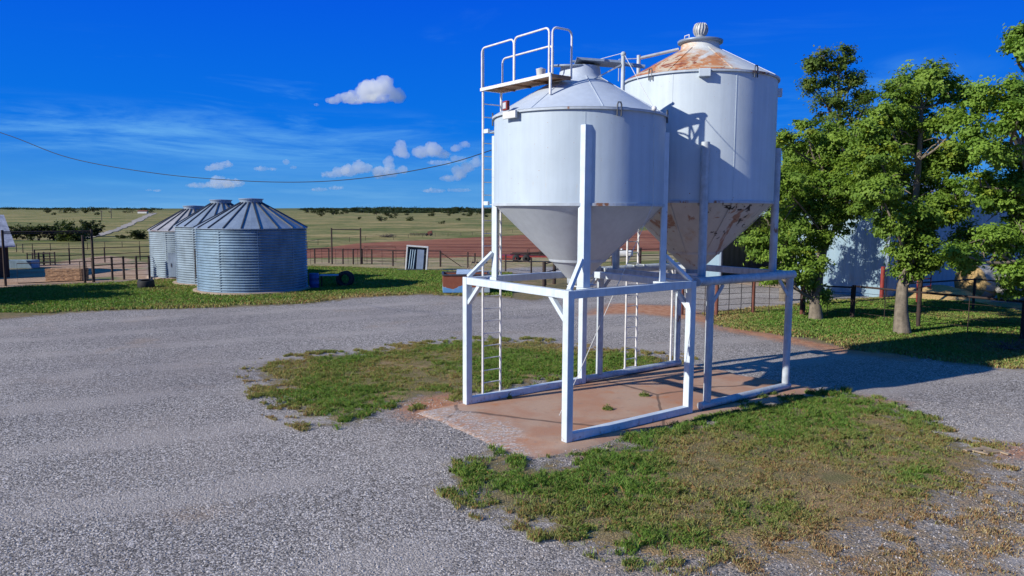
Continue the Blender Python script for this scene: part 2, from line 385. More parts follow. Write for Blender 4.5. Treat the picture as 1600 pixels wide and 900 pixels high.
# ------------------------------------------------------------------ materials
m_white = simple('white_paint', (.58, .645, .69), .42, var=.16, scale=3, rust=.10, bump=.05)
m_white2 = simple('weathered_white_paint', (.46, .50, .53), .55, var=.3, scale=4, rust=.27, rustcol=(.24, .13, .07), bump=.08)
m_ladder = simple('ladder_white', (.72, .70, .68), .5, var=.2, scale=8, rust=.2)
m_dark = simple('dark_rusty_pipe', (.045, .028, .024), .8, var=.4, scale=5, bump=.1)
m_rpipe = simple('red_rusty_pipe', (.16, .055, .038), .8, var=.4, scale=5, bump=.1)
m_galv = simple('galvanised_steel', (.20, .29, .375), .5, metal=.25, var=.3, scale=1.3, rust=.10, rustcol=(.19, .16, .14))
m_galv_b = simple('duller_galvanised_steel', (.235, .30, .36), .6, metal=.2, var=.35, scale=1.1, rust=.14, rustcol=(.20, .17, .15))
m_galv_c = simple('paler_galvanised_steel', (.27, .335, .39), .6, metal=.2, var=.3, scale=1.6, rust=.12, rustcol=(.24, .19, .16))
m_galvroof = simple('galvanised_roof', (.26, .32, .40), .45, metal=.25, var=.22, scale=1.5)
m_dgalv = simple('dull_dark_steel', (.10, .105, .115), .55, metal=.5, var=.3, scale=3)
m_conc = simple('bare_concrete', (.34, .255, .19), .9, var=.25, scale=3, bump=.2, streak=False)
m_wood = simple('grey_wood', (.33, .25, .17), .85, var=.4, scale=7, bump=.2)
m_plank = simple('rusty_plank', (.30, .17, .10), .85, var=.5, scale=4, rust=.4)
m_black = simple('black_rubber', (.018, .018, .02), .75, var=.3, scale=6)
m_blue = simple('blue_plastic', (.03, .07, .24), .45, var=.2, scale=3)
m_tinw = simple('white_sheet_metal', (.62, .62, .60), .5, var=.2, scale=2, rust=.18)
m_red = simple('faded_red_paint', (.26, .035, .028), .6, var=.35, scale=3, rust=.2)
m_hay = simple('straw', (.46, .31, .13), .95, var=.45, scale=14, bump=.6, streak=False)
m_hayb = simple('old_straw', (.40, .24, .14), .95, var=.45, scale=14, bump=.6, streak=False)
m_net = simple('net_wrapped_hay', (.36, .34, .30), .85, var=.3, scale=5, bump=.4, streak=False)
m_glass = simple('lamp_glass', (.55, .56, .55), .15, var=.1, scale=3)
m_cable = simple('black_cable', (.01, .01, .012), .6, var=.1)
m_dirtwood = simple('dark_barn_wood', (.05, .032, .028), .9, var=.4, scale=3, bump=.2)

def splashed(m, zlo=.05, zhi=.75):
    nt = NT(m.node_tree); b = m.node_tree.nodes['Principled BSDF']; old = b.inputs['Base Color'].links[0].from_socket; P = nt.obj(); z = nt.add('ShaderNodeSeparateXYZ', {'Vector': P}).outputs[2]
    f = nt.math('ADD', nt.math('MULTIPLY', nt.step(z, .02, .30, .30, 0), 1.), nt.math('MULTIPLY', nt.math('SUBTRACT', nt.noise(P, 9, 5, .7), .5), 1.6))
    c = nt.mix(nt.math('MULTIPLY', nt.step(f, .30, .60), .65), old, (.34, .19, .11))
    chip = nt.step(nt.noise(P, 17, 3, .6), .70, .72); c = nt.mix(nt.math('MULTIPLY', chip, nt.step(nt.noise(P, 1.3, 3), .45, .6)), c, (.16, .085, .05))
    drip = nt.math('MULTIPLY', nt.step(nt.noise(nt.mapv(P, (16, 16, .9)), 1., 4, .6), .62, .74), nt.step(nt.noise(P, .9, 3), .5, .62)); c = nt.mix(nt.math('MULTIPLY', drip, .45), c, (.36, .22, .13))
    nt.l.new(c, b.inputs['Base Color'])
splashed(m_white); splashed(m_white2)
m_band = simple('rusty_band', (.44, .49, .54), .6, var=.2, scale=2.2, rust=.42, rustcol=(.27, .12, .06), streak=False)
def tank_paint(name, base, kind):
    m, nt, b = mat(name); P = nt.obj()
    n1 = nt.noise(P, 1.1, 5, .6); st = nt.noise(nt.mapv(P, (5, 5, .25)), 1.6, 4, .6); n3 = nt.noise(P, 9, 4)
    f = nt.math('MULTIPLY_ADD', n1, .5, nt.math('MULTIPLY', st, .5))
    c = nt.mix(nt.step(f, .32, .68), tuple(q*.90 for q in base), tuple(min(1, q*1.04) for q in base))
    z = nt.add('ShaderNodeSeparateXYZ', {'Vector': P})
    rust = (.33, .12, .035); tan = (.50, .36, .20); blk = (.028, .022, .02)
    if kind == 'shell':   # faint drips under the rim
        d = nt.math('MULTIPLY', nt.step(nt.noise(nt.mapv(P, (7, 7, .8)), 1.5, 5, .7), .63, .74), nt.step(nt.noise(P, .7, 2), .47, .58))
        c = nt.mix(nt.math('MULTIPLY', d, .8), c, tan)
        c = nt.mix(nt.step(nt.noise(P, 22, 2), .745, .76), c, rust)
    if kind == 'roof':   # broad rust fields on the weather side, running down the slope
        dirx = nt.math('SUBTRACT', nt.math('ADD', nt.math('MULTIPLY', z.outputs[0], -.75), nt.math('MULTIPLY', z.outputs[1], .05)), .30)
        wz = nt.math('ADD', nt.math('MULTIPLY', nt.math('SUBTRACT', nt.noise(P, 1.25, 6, .68, .6), .5), 2.6), dirx)
        c = nt.mix(nt.math('MULTIPLY', nt.step(wz, -.1, .4), .75), c, (.55, .40, .22))
        k1 = nt.math('MULTIPLY', nt.step(nt.noise(nt.mapv(P, (1, 1, 2.2), (0, 0, .5)), 2.0, 7, .70, .8), .45, .52), nt.step(wz, -.1, .5))
        c = nt.mix(nt.math('MULTIPLY', k1, .9), c, (.50, .17, .035))
        k2 = nt.math('MULTIPLY', nt.step(nt.noise(nt.mapv(P, (1, 1, 2), loc=(4, 1, 0)), 1.7, 7, .70, .8), .52, .57), nt.step(wz, .1, .6))
        c = nt.mix(k2, c, (.27, .075, .025))
    if kind == 'cone':   # peeling paint: rust with black scabs
        k0 = nt.step(nt.noise(nt.mapv(P, (1, 1, .6)), 1.6, 6, .65), .56, .72)
        c = nt.mix(nt.math('MULTIPLY', k0, .7), c, (.42, .28, .17))
        k1 = nt.step(nt.noise(nt.mapv(P, (1, 1, .7), loc=(2, 0, 5)), 1.1, 6, .65, 1.), .55, .61)
        c = nt.mix(nt.math('MULTIPLY', k1, .85), c, (.30, .135, .07))
        k2 = nt.math('MULTIPLY', nt.step(nt.noise(nt.mapv(P, loc=(7, 3, 1)), 1.0, 3, .6, 1.2), .585, .62), nt.step(nt.noise(nt.mapv(P, (1, 1, 1.6)), 4.6, 4, .65, .5), .50, .53))
        c = nt.mix(k2, c, blk)
    setp(nt, b, color=c, rough=nt.math('MULTIPLY_ADD', n3, .3, .33), spec=.4, normal=nt.bump(nt.math('ADD', n1, nt.math('MULTIPLY', n3, .15)), .12, .05))
    return m
m_shell1 = tank_paint('small_tank_paint', (.455, .53, .59), 'shell'); m_roof1 = tank_paint('small_tank_roof_paint', (.47, .525, .60), 'plain')
m_cone1 = tank_paint('small_tank_cone_paint', (.50, .535, .575), 'plain')
m_shell2 = tank_paint('large_tank_paint', (.52, .585, .625), 'shell'); m_roof2 = tank_paint('rusting_roof_paint', (.60, .62, .60), 'roof')
m_cone2 = tank_paint('peeling_cone_paint', (.54, .52, .475), 'cone')

# ------------------------------------------------------------------ hopper bins
C0 = (L/2, W/2)
def arc_rail(p0, p1, ztop, zbot, r=.12):
    """inverted-U handrail between two foot points"""
    p0 = np.array([*p0, 0.]); p1 = np.array([*p1, 0.]); d = (p1-p0)/np.linalg.norm(p1-p0); q = []
    q.append(p0+[0, 0, zbot])
    for t in np.linspace(0, math.pi/2, 6): q.append(p0+d*r*(1-math.cos(t))+np.array([0, 0, ztop-r+r*math.sin(t)]))
    for t in np.linspace(math.pi/2, 0, 6): q.append(p1-d*r*(1-math.cos(t))+np.array([0, 0, ztop-r+r*math.sin(t)]))
    q.append(p1+[0, 0, zbot]); return q
def ladder(parent, a0, a1, b, z0, z1, m, z1b=None, zr0=.4):
    t = MB(); t.box(((a0+a1)/2, b, z0+.02), (a1-a0+.06, .06, .04)); ld = t.build('ladder', m, parent)
    for a, zt in ((a0, z1b or z1), (a1, z1)): MB().tube([(a, b, z0), (a, b, zt)], .028, 8).build('rail', m, ld)
    n = int((z1-z0-zr0)/.305); t = MB()
    for k in range(n+1): MB().tube([(a0, b, z0+zr0+k*.305), (a1, b, z0+zr0+k*.305)], .013, 6).build('rung', m, ld)
    return ld
def eye_lug(parent, c, R_, an, z, m, h=.11, w=.09):
    d = np.array([math.cos(an), math.sin(an)]); s_ = np.array([-d[1], d[0]]); p = np.array(c)+d*(R_+.02)
    q = [(*(p-s_*w/2), z-.16), (*(p-s_*w/2), z+h-.05), (*(p-s_*w*.3), z+h), (*(p+s_*w*.3), z+h), (*(p+s_*w/2), z+h-.05), (*(p+s_*w/2), z-.16)]
    return MB().tube(q, .016, 6).build('lifting_lug', m, parent)
def hopper(parent, c, R_, zb, zt, zn, rn, ztip, rtip, ms, mr, mc, seams, slant=0):
    sh = MB().lathe([(R_, zb), (R_, zt)], 96, c); shell = sh.build('tank_shell', ms, parent)
    MB().lathe([(R_+.004, zb-.03), (R_+.022, zb-.028), (R_+.022, zb+.03), (R_+.004, zb+.032)], 96, c, False).build('lower_band', m_band, shell)
    MB().lathe([(R_+.002, zt-.02), (R_+.05, zt-.025), (R_+.052, zt+.02), (R_-.02, zt+.024)], 96, c, False).build('rim', m_band, shell)
    for an in seams:
        d = np.array([math.cos(an), math.sin(an)]); p = np.array(c)+d*(R_-.001)
        MB().box((*p, (zb+zt)/2), (.012, .022, zt-zb-.1), an).build('weld_seam', ms, shell)
    MB().lathe([(R_+.03, zt+.028), (rn, zn)], 96, c).build('roof', mr, parent)
    roof = [o for o in parent.children if o.name.startswith('roof')][0]
    for k in range(8):
        t = MB(); an = k*math.pi/4+.3; d = np.array([math.cos(an), math.sin(an)])
        t.bar((*(np.array(c)+d*(R_+.01)), zt+.045), (*(np.array(c)+d*rn), zn+.012), .02, .010)
        t.build('roof_seam', mr, roof)
    cone = MB().lathe([(rtip, ztip), (R_*.33, ztip+(zb-ztip)*.25), (R_, zb-.002)], 96, c).build('hopper_cone', mc, parent)
    MB().lathe([(R_*.335+.0, ztip+(zb-ztip)*.25-.03), (R_*.335+.018, ztip+(zb-ztip)*.25), (R_*.335+.03, ztip+(zb-ztip)*.25+.03)], 64, c).build('cone_band', mc, cone)
    for an in seams[:3]:
        t = MB(); d = np.array([math.cos(an), math.sin(an)]); cc = np.array(c)
        t.bar((*(cc+d*(R_*.345)), ztip+(zb-ztip)*.26), (*(cc+d*(R_+.003)), zb-.03), .03, .016)
        t.build('cone_seam', mc, cone)
    return shell, roof, cone
view_an = math.atan2(*( -(loc(*C0))[::-1])) - YAW   # angle of the camera as seen from the bin, in bin axes

b1 = thing('hopper_bin', 'smaller blue-white hopper tank with platform and railing, standing on square-tube frame', 'hopper bin', (*P0, .045), YAW, 'elevated hopper bins on the concrete pad')
# square-tube frame
post = lambda a, b_: MB().span((a, b_, 0), (a+SQ, b_+SQ, 3.05)).build('frame_post', m_white, b1, .012)
for a in (0, L-SQ):
    for b_ in (0, W-SQ): post(a, b_)
for b_ in (0, W-SQ):
    MB().span((SQ+.002, b_+.003, .002), (L-SQ-.002, b_+SQ-.003, SQ)).build('base_beam', m_white, b1, .01)
    MB().span((SQ+.002, b_+.003, 3.05-SQ), (L-SQ-.002, b_+SQ-.003, 3.047)).build('top_beam', m_white, b1, .01)
for a in (0, L-SQ):
    MB().span((a+.003, SQ+.002, 3.05-SQ), (a+SQ-.003, W-SQ-.002, 3.047)).build('top_beam', m_white, b1, .01)
    for b_, s in ((SQ, 1), (W-SQ, -1)):
        MB().bar((a+SQ/2, b_-.01*s, 2.44), (a+SQ/2, b_+.46*s, 2.90), .09, .10, (1, 0, 0)).build('knee_brace', m_white, b1, .006)
def angle_leg(parent, a, b_, sa, sb, z0, z1, w, m):
    """angle-iron leg, vertex at (a,b_), flanges running towards the tank"""
    t = MB(); th = .022
    lo, hi = sorted((a, a+sa*w)); t.span((lo, min(b_, b_+sb*th), z0), (hi, max(b_, b_+sb*th), z1))
    lo, hi = sorted((b_+sb*th, b_+sb*w)); t.span((min(a, a+sa*th), lo, z0), (max(a, a+sa*th), hi, z1))
    return t.build('leg', m, parent, .004)
legs1 = [(.66, .30, 1, 1), (3.17, .32, -1, 1), (.60, 3.44, 1, -1), (3.20, 3.46, -1, -1)]
for a, b_, sa, sb in legs1:
    angle_leg(b1, a, b_, sa, sb, 3.05, 6.33, .19, m_white)
    be = SQ if sb > 0 else W-SQ
    y0, y1 = sorted((be, b_+sb*.2)); MB().span((a-.01 if sa > 0 else a-.2, y0+.002, 2.93), (a+.2 if sa > 0 else a+.01, y1, 3.046)).build('leg_bracket', m_white, b1, .006)
    ca = .10 if sa > 0 else L-.10; cb = SQ*.55 if sb > 0 else W-SQ*.55
    MB().bar((a-sa*.01, b_+sb*.05, 3.62), (ca, cb, 3.05), .08, .10, (0, 1, 0)).build('leg_brace', m_white, b1, .006)
seam1 = [view_an+k for k in (.06, 1.4, 2.9, -1.5, -2.8)]
shell1, roof1, cone1 = hopper(b1, C0, 1.92, 4.74, 6.665, 7.55, .50, 3.07, .24, m_shell1, m_roof1, m_cone1, seam1)
MB().lathe([(.56, 7.50), (.47, 7.62), (.44, 7.80)], 48, C0).build('neck', m_roof1, roof1)
# loading hatch: lid slid partly open on the neck
h = MB(); h.lathe([(.001, 0.), (.50, 0.), (.52, .02), (.50, .045), (.001, .06)], 40)
lid = h.build('hatch_lid', m_galvroof, roof1); lid.location = (C0[0]-.10, C0[1]+.12, 7.83); lid.rotation_euler = (R(7), R(-6), 0)
h = MB(); h.box((0, 0, 0), (1.05, .62, .05)); h.tube([(-.62, .32, .05), (.62, .32, .05)], .03, 8); h.tube([(.45, -.1, .0), (1.0, -.1, -.03)], .045, 8)
h.box((-.2, .05, .05), (.3, .12, .05))
o = h.build('hatch_slide', m_galvroof, roof1, .004); o.location = (C0[0]+.22, C0[1]-.38, 7.88); o.rotation_euler = (0, R(4), view_an+R(95))
MB().lathe([(.19, 2.93), (.235, 2.95), (.235, 3.09)], 32, C0).build('outlet_boot', m_white2, cone1)
MB().box((C0[0]+.1, C0[1]-.05, 2.90), (.62, .42, .03), .3).build('slide_gate', m_tinw, cone1, .003)
# hatch derrick with pull rope
rt = np.array([C0[0]+1.02*math.cos(view_an+1.15), C0[1]+1.02*math.sin(view_an+1.15)])
dr = MB(); dr.tube([(*rt, 7.05), (*rt, 7.98)], .045, 10); dr.sphere((*rt, 8.0), .06)
derr = dr.build('derrick_post', m_white2, roof1)
q = np.array(C0)+(rt-C0)*.55
MB().bar((*rt, 7.80), (*(np.array(C0)+.66*np.array([math.cos(view_an+.45), math.sin(view_an+.45)])), 7.44), .05, .03).build('derrick_stay', m_white2, roof1)
ra = view_an+.90; rp = np.array(C0)+(1.97)*np.array([math.cos(ra), math.sin(ra)])
tip = np.array([.62, .95])
rope = [(*(np.array(C0)+.3*(rt-C0)/1.02), 7.92), (*rt, 8.03), (*rp, 6.72), (*(rp+.03*(rp-C0)/2), 4.75), (*(rp+.4*(tip-rp)), 2.9), (*(rp+.8*(tip-rp)), 1.1), (*tip, .25)]
MB().tube(rope, .007, 6).build('pull_rope', m_tinw, b1)
MB().sphere((*rp, 6.73), .055).build('rope_pulley', m_ladder, b1)
for an in (view_an+.42, view_an+1.32, view_an-1.5, view_an+3.0): eye_lug(b1, C0, 1.94, an, 6.68, m_dgalv)
# floodlight on the left rim
an = view_an-.80; fl = np.array(C0)+2.02*np.array([math.cos(an), math.sin(an)])
br = MB().box((*fl, 6.60), (.06, .42, .15), an).build('light_bracket', m_tinw, b1, .006)
fl2 = np.array(C0)+2.06*np.array([math.cos(an-.04), math.sin(an-.04)])
lamp = MB().box((*fl2, 6.79), (.07, .21, .19), an-.2).build('floodlight', m_red, b1, .01)
MB().box((*(fl2+.038*np.array([math.cos(an-.2), math.sin(an-.2)])), 6.79), (.012, .14, .125), an-.2).build('lamp_glass', m_glass, lamp)
# ladder and access platform
LA, LB2, LBB = .64, 1.17, 3.86
ladder(b1, LA, LB2, LBB, .0, 7.45, m_ladder, 8.36)
for z in (4.78, 6.47):
    MB().span((LA, 3.66, z-.045), (LA+.05, LBB+.03, z+.045)).build('ladder_standoff', m_white, b1)
    MB().span((LA+.05, 3.30, z-.04), (LB2+.02, 3.83, z-.028)).build('ladder_standoff', m_white, b1)
pf = MB(); pf.span((LA-.03, 1.33, 7.42), (LB2, LBB+.03, 7.452)); plat = pf.build('platform', m_plank, b1)
for a in (LA-.045, LB2): MB().span((a-.012, 1.32, 7.40), (a+.02, LBB+.04, 7.47)).build('platform_edge', m_ladder, plat)
for b_ in (1.35, 2.0, 2.7, 3.3): MB().span((LA-.02, b_-.02, 7.375), (LB2-.01, b_+.02, 7.418)).build('platform_joist', m_plank, plat)
def rail(p0, p1, zt, zb): return MB().tube(arc_rail(p0, p1, zt, zb), .022, 8).build('guard_rail', m_ladder, plat)
rail((LA-.03, LBB), (LA-.03, 2.62), 8.38, 7.45); rail((LA-.03, 2.60), (LA-.03, 1.40), 8.40, 7.45)
rail((LB2, LBB-.05), (LB2, 1.95), 8.20, 7.45); rail((LA, 1.33), (LB2, 1.33), 8.40, 7.45)
MB().tube([(LA-.03, 1.35, 7.42), (LA-.03, 1.35, 7.03)], .03, 8).build('platform_prop', m_ladder, plat)
# paint pail left on the platform
pail = MB().lathe([(.085, 0), (.105, .19), (.11, .2), (.1, .2), (.08, .02)], 20); pail.tube([(-.1, 0, .19), (0, .03, .24), (.1, 0, .19)], .006, 5)
o = pail.build('bucket', m_tinw); xy = loc(LA+.2, 1.95); o.location = (*xy, 7.50); tag(o, 'small white bucket left on the tank platform planks', 'bucket')

# ---- second bin, pipe frame
C2 = (6.02, 1.89)
A2 = 0.
b2 = thing('hopper_bin', 'taller white hopper tank with rusty roof, turbine vent and peeling cone on round-pipe frame', 'hopper bin', (*loc(*C2), .045), YAW, 'elevated hopper bins on the concrete pad')
O = (0, 0)
def L2(a, b_): return (a-C2[0], b_-C2[1])
for a in (4.42, 7.60):
    for b_ in (.06, 3.72):
        x, y = L2(a, b_)
        o = MB().tube([(x, y, .17), (x, y, 2.93)], .092, 16).build('frame_post', m_white2, b2)
    for b_, s in ((.06, 1), (3.72, -1)):
        x, y = L2(a, b_); sx = 1 if a < 6 else -1
        MB().bar((x+sx*.07, y, 2.48), (x+sx*.46, y, 2.90), .03, .09).build('knee_brace', m_white2, b2)
for b_, a0, a1, rb in ((.06, 3.93, 7.74, 4.17), (3.72, 3.90, 7.74, 3.88)):
    x, y = L2(a0, b_); x1, _ = L2(a1, b_)
    MB().tube([(x, y, 3.01), (x1, y, 3.01)], .105, 16).build('top_beam', m_white2, b2)
    x, y = L2(rb, b_); MB().tube([(x, y, .095), (x1, y, .095)], .09, 16).build('base_beam', m_white2, b2)
for a in (4.35, 7.58):
    x, y = L2(a, .17); _, y1 = L2(a, 3.61)
    MB().span((x-.08, y, 2.93), (x+.08, y1, 3.10)).build('cross_beam', m_white2, b2, .006)
# lit square stub of the cross beam
x, y = L2(3.97, 3.60); MB().span((x-.10, y-.12, 2.98), (x+.24, y+.1, 3.16)).build('beam_stub', m_white2, b2, .006)
for a, b_ in ((4.58, .46), (7.42, .46), (4.58, 3.32), (7.42, 3.32)):
    x, y = L2(a, b_)
    MB().tube([(x, y, 3.05), (x, y, 6.22)], .098, 16).build('leg', m_white2, b2)
    sy = -1 if b_ < 2 else 1
    x0 = -.1 if a < 6 else .1; y0, y1 = sorted((y-sy*.1, L2(0, .06 if sy < 0 else 3.72)[1]-sy*.1)); MB().span((x-.14, y0, 2.96), (x+.14, y1, 3.06)).build('leg_bracket', m_white2, b2, .006)
v2 = math.atan2(*(-(loc(*C2))[::-1]))-YAW
seam2 = [v2+k for k in (.46, -.32, 1.5, 2.6, -1.5, -2.6)]
shell2, roof2, cone2 = hopper(b2, O, 1.92, 4.84, 7.87, 8.70, .50, 3.10, .20, m_shell2, m_roof2, m_cone2, seam2)
MB().lathe([(.54, 8.67), (.49, 8.74), (.47, 8.87)], 48).build('neck', m_roof2, roof2)
MB().lathe([(.46, 8.86), (.56, 8.875), (.57, 8.93), (.3, 8.97), (.001, 8.985)], 48).build('cap', m_galvroof, roof2)
tv = MB(); n = 24
prof = [(.115, 8.97), (.12, 9.07), (.16, 9.09), (.20, 9.17), (.205, 9.24), (.17, 9.33), (.10, 9.37), (.001, 9.385)]
prof = [(r_*(.84 if r_ > .12 else 1), z) for r_, z in prof]; m_zinc = simple('pale_zinc', (.50, .50, .49), .5, metal=.2, var=.2, scale=9); vent = MB().lathe(prof, 32).build('turbine_vent', m_zinc, roof2)
for k in range(16):
    an = k*2*math.pi/16; q = [((r_+.012)*math.cos(an+.35*i/5), (r_+.012)*math.sin(an+.35*i/5), z) for i, (r_, z) in enumerate(prof[2:7])]
    tv.tube(q, .011, 5)
tv.build('vane', m_zinc, vent)
hd = np.array([math.cos(v2-.9), math.sin(v2-.9)])*.42; sd = np.array([-hd[1], hd[0]])/.42*.09
MB().tube([(*(hd-sd), 8.9), (*(hd-sd), 9.04), (*(hd+sd), 9.04), (*(hd+sd), 8.9)], .014, 6).build('handle', m_ladder, roof2)
for an in (v2-.62, v2+.72, v2+2.2, v2-2.4): eye_lug(b2, O, 1.94, an, 7.90, m_dgalv)
q = 2.0*np.array([math.cos(v2+.06), math.sin(v2+.06)])
MB().box((*q, 7.80), (.16, .26, .18), v2+.06).build('roof_step', m_shell2, b2, .008)
q = 1.98*np.array([math.cos(v2+1.62), math.sin(v2+1.62)]); MB().box((*q, 7.60), (.12, .16, .20), v2+1.62).build('roof_step', m_shell2, b2, .008)
an = v2-1.40; q = 1.55*np.array([math.cos(an), math.sin(an)])
arm = MB(); arm.tube([(*q, 7.95), (*q, 8.60)], .05, 10); arm.build('derrick_post', m_white2, roof2)
arm = MB(); arm.tube([(*q, 8.52), (*(q*.35), 8.74)], .04, 8); arm.tube([(*q, 8.52), (*(q*1.12+np.array([-.25, .2])), 8.50), (*(q*1.12+np.array([-.25, .2])), 7.95)], .012, 6)
arm.build('derrick_arm', m_white2, roof2)
MB().lathe([(.16, 2.80), (.20, 2.82), (.20, 3.12)], 24).build('outlet_boot', m_galv, cone2)
t = MB(); t.box((-.25, .1, 2.86), (.55, .40, .08), .5); t.box((-.42, -.32, 2.92), (.10, .30, .22), .7); t.box((.15, -.2, 2.83), (.42, .12, .05), .2)
t.build('discharge_chute', m_tinw, cone2, .008)
x0, y0 = L2(5.60, 3.90); x1, _ = L2(6.04, 3.90)
ladder(b2, x0, x1, y0, .12, 7.9, m_ladder, None, .28)
for z in (3.1, 5.4, 7.2):
    MB().span((x0, y0-.28, z-.02), (x0+.04, y0+.02, z+.02)).build('ladder_standoff', m_white2, b2)
    MB().span((x1-.04, y0-.28, z-.02), (x1, y0+.02, z+.02)).build('ladder_standoff', m_white2, b2)
# conduit up the pipe post
x, y = L2(7.42, 3.80); MB().tube([(x, y, .1), (x, y, 3.2)], .03, 8).build('conduit', m_ladder, b2)

# ------------------------------------------------------------------ corrugated grain bins
def grain_bin(c, rad, hz, label, roofm, door=None, ladder_an=None, ribs=20, corr=24, wm=None):
    wm = wm or m_galv
    t = thing('grain_bin', label, 'grain bin', (c[0], c[1], 0), 0, 'corrugated grain bins in the yard')
    MB().lathe([(rad+.30, -.1), (rad+.27, .10), (rad+.05, .13), (rad-.2, .13)], 64).build('footing', m_conc, t)
    prof = []
    for i in range(corr*6+1): prof.append((rad+.042*math.cos(2*math.pi*i/6), .12+(hz-.12)*i/(corr*6)))
    wall = MB().lathe(prof, 120).build('wall', wm, t)
    for k in range(9):
        an = k*2*math.pi/9+.25; MB().box(((rad+.018)*math.cos(an), (rad+.018)*math.sin(an), hz/2+.1), (.02, .05, hz-.2), an).build('wall_seam', wm, wall)
    rt_, zr = .60, hz+1.40
    roof = MB().lathe([(rad+.10, hz-.05), (rad+.10, hz-.01), (rt_, zr)], ribs*2, smooth=False).build('roof', roofm, t)
    rb = MB()
    for k in range(ribs):
        an = (k+.5)*2*math.pi/ribs; d = np.array([math.cos(an), math.sin(an)])
        rb.bar((*(d*(rad+.11)), hz+.015), (*(d*rt_), zr+.025), .055, .07)
    rb.build('roof_rib', m_dgalv, roof)
    MB().lathe([(rt_+.02, zr-.05), (rt_+.03, zr+.18), (rt_+.09, zr+.19), (rt_+.09, zr+.24), (.02, zr+.28)], 32, smooth=False).build('collar', m_galvroof, roof)
    if door is not None:
        an, w, z0, z1 = door; d = np.array([math.cos(an), math.sin(an)])
        dd = MB().box((*(d*(rad+.03)), (z0+z1)/2), (.16, w, z1-z0), an).build('door', m_tinw if False else m_galvroof, t, .01)
        MB().box((*(d*(rad+.12)+np.array([-d[1], d[0]])*-w*.3), (z0+z1)/2), (.04, .05, .25), an).build('handle', m_dgalv, dd)
    if ladder_an is not None:
        d = np.array([math.cos(ladder_an), math.sin(ladder_an)]); s2 = np.array([-d[1], d[0]]); p = d*(rad+.14)
        l = MB(); l.tube([(*(p-s2*.2), .5), (*(p-s2*.2), hz*.62)], .035, 6); l.tube([(*(p+s2*.2), .5), (*(p+s2*.2), hz*.62)], .035, 6)
        for k in range(6): l.tube([(*(p-s2*.2), .6+k*.3), (*(p+s2*.2), .6+k*.3)], .014, 5)
        l.build('ladder', m_dark, t)
    return t
m_roofold = simple('rust_streaked_roof', (.42, .41, .42), .5, metal=.3, var=.3, scale=1.2, rust=.45, rustcol=(.19, .10, .07))
cA = at(395, 400, 43.3); cB = at(348, 400, 47.6); cC = at(305, 400, 51.8)
tocam = lambda c: math.atan2(-c[1], -c[0])
gA = grain_bin(cA, 3.02, 3.62, 'nearest and largest corrugated grain bin with clean blue-grey ribbed cone roof', m_galvroof)
gB = grain_bin(cB, 2.72, 3.60, 'middle corrugated grain bin, mostly hidden behind the nearest one, with black ladders', m_galvroof, None, tocam(cB)-.50, wm=m_galv_b)
gC = grain_bin(cC, 2.82, 3.23, 'rearmost corrugated grain bin with metal door and rust-streaked roof', m_roofold, (tocam(cC)-.42, 1.0, .2, 1.75), None, wm=m_galv_c)

# ------------------------------------------------------------------ fences
def hz(x, y): return float(hgt(x, y))
def fence(label, pts, ph, rails, m, mr=None, pr=.05, rr=.028, wires=(), group='pipe fences', stays=0, diag=None, name='pipe_fence'):
    c = np.mean([p[:2] for p in pts], axis=0)
    t = thing(name, label, 'fence', (c[0], c[1], 0), 0, group); P_ = []
    pr *= 1.2; rr *= 1.25
    for i, p in enumerate(pts):
        x, y = p[0]-c[0], p[1]-c[1]; z = hz(p[0], p[1]); hh = p[2] if len(p) > 2 else ph; P_.append((x, y, z, hh))
        MB().tube([(x, y, z-.2), (x, y, z+hh)], pr, 8).build('post', m, t)
    for i in range(len(P_)-1):
        a, b_ = P_[i], P_[i+1]; r_ = MB()
        for k, hr in enumerate(rails): r_.tube([(a[0], a[1], a[2]+hr), (b_[0], b_[1], b_[2]+hr)], rr, 6)
        for hr in wires: r_.tube([(a[0], a[1], a[2]+hr), (b_[0], b_[1], b_[2]+hr)], .009, 4)
        for k in range(stays):
            f = (k+1)/(stays+1); x = a[0]+(b_[0]-a[0])*f; y = a[1]+(b_[1]-a[1])*f; z = a[2]+(b_[2]-a[2])*f
            r_.tube([(x, y, z), (x, y, z+rails[0])], .016, 5)
        r_.build('rail', mr or m, t)
    if diag:
        i, dx, dy = diag; a = P_[i]; MB().tube([(a[0], a[1], a[2]+a[3]-.1), (a[0]+dx, a[1]+dy, a[2])], rr, 6).build('brace', m, t)
    return t
g2 = lambda px, py: tuple(hit(px, py)[:2])
f1 = [g2(1065, 492), g2(1119, 495), g2(1176, 491), g2(1252, 494)]
fence('rust-red wire and pipe fence between pipe frame and first tree trunk', f1, 1.52, [1.5], m_rpipe, m_dark, .07, .03, (.25, .5, .75, 1.0, 1.25), stays=2)
f1b = [g2(1252.5, 494), g2(1332, 499), (*g2(1434, 513), 2.9), g2(1597, 533), g2(1720, 550)]
fence('black pipe fence with tall rusty post running behind the two tree trunks', f1b[1:], 1.5, [1.45], m_dark, None, .07, .038, (.3, .6, .9, 1.18), stays=1)
fence('low wire fence span with black top rail between the first trunk and the black post', [g2(1256, 494.5), g2(1329, 498.8)], 1.45, [1.4], m_dark, None, .04, .03, (.3, .6, .9, 1.15), stays=1)
f3 = [g2(1400, 497), g2(1520, 485), g2(1640, 500)]
fence('thin dark fence in front of the round bales and shaded shed wall', f3, 1.55, [1.5], m_dark, None, .05, .03, (.6, 1.0))
fb = [g2(x, y) for x, y in ((478, 414), (492, 412), (514, 411), (536, 413), (552, 413), (566, 412.5), (581, 413), (614, 416), (650, 417), (688, 417))]
fence('dark pipe fence along the far edge of the green lawn beside the nearest bin', fb, 1.35, [1.32], m_dark, None, .055, .03, (.3, .55, .8, 1.05), stays=1)
fc = [g2(x, y) for x, y in ((688.5, 417), (731, 419), (742, 421), (790, 424), (830, 432))]
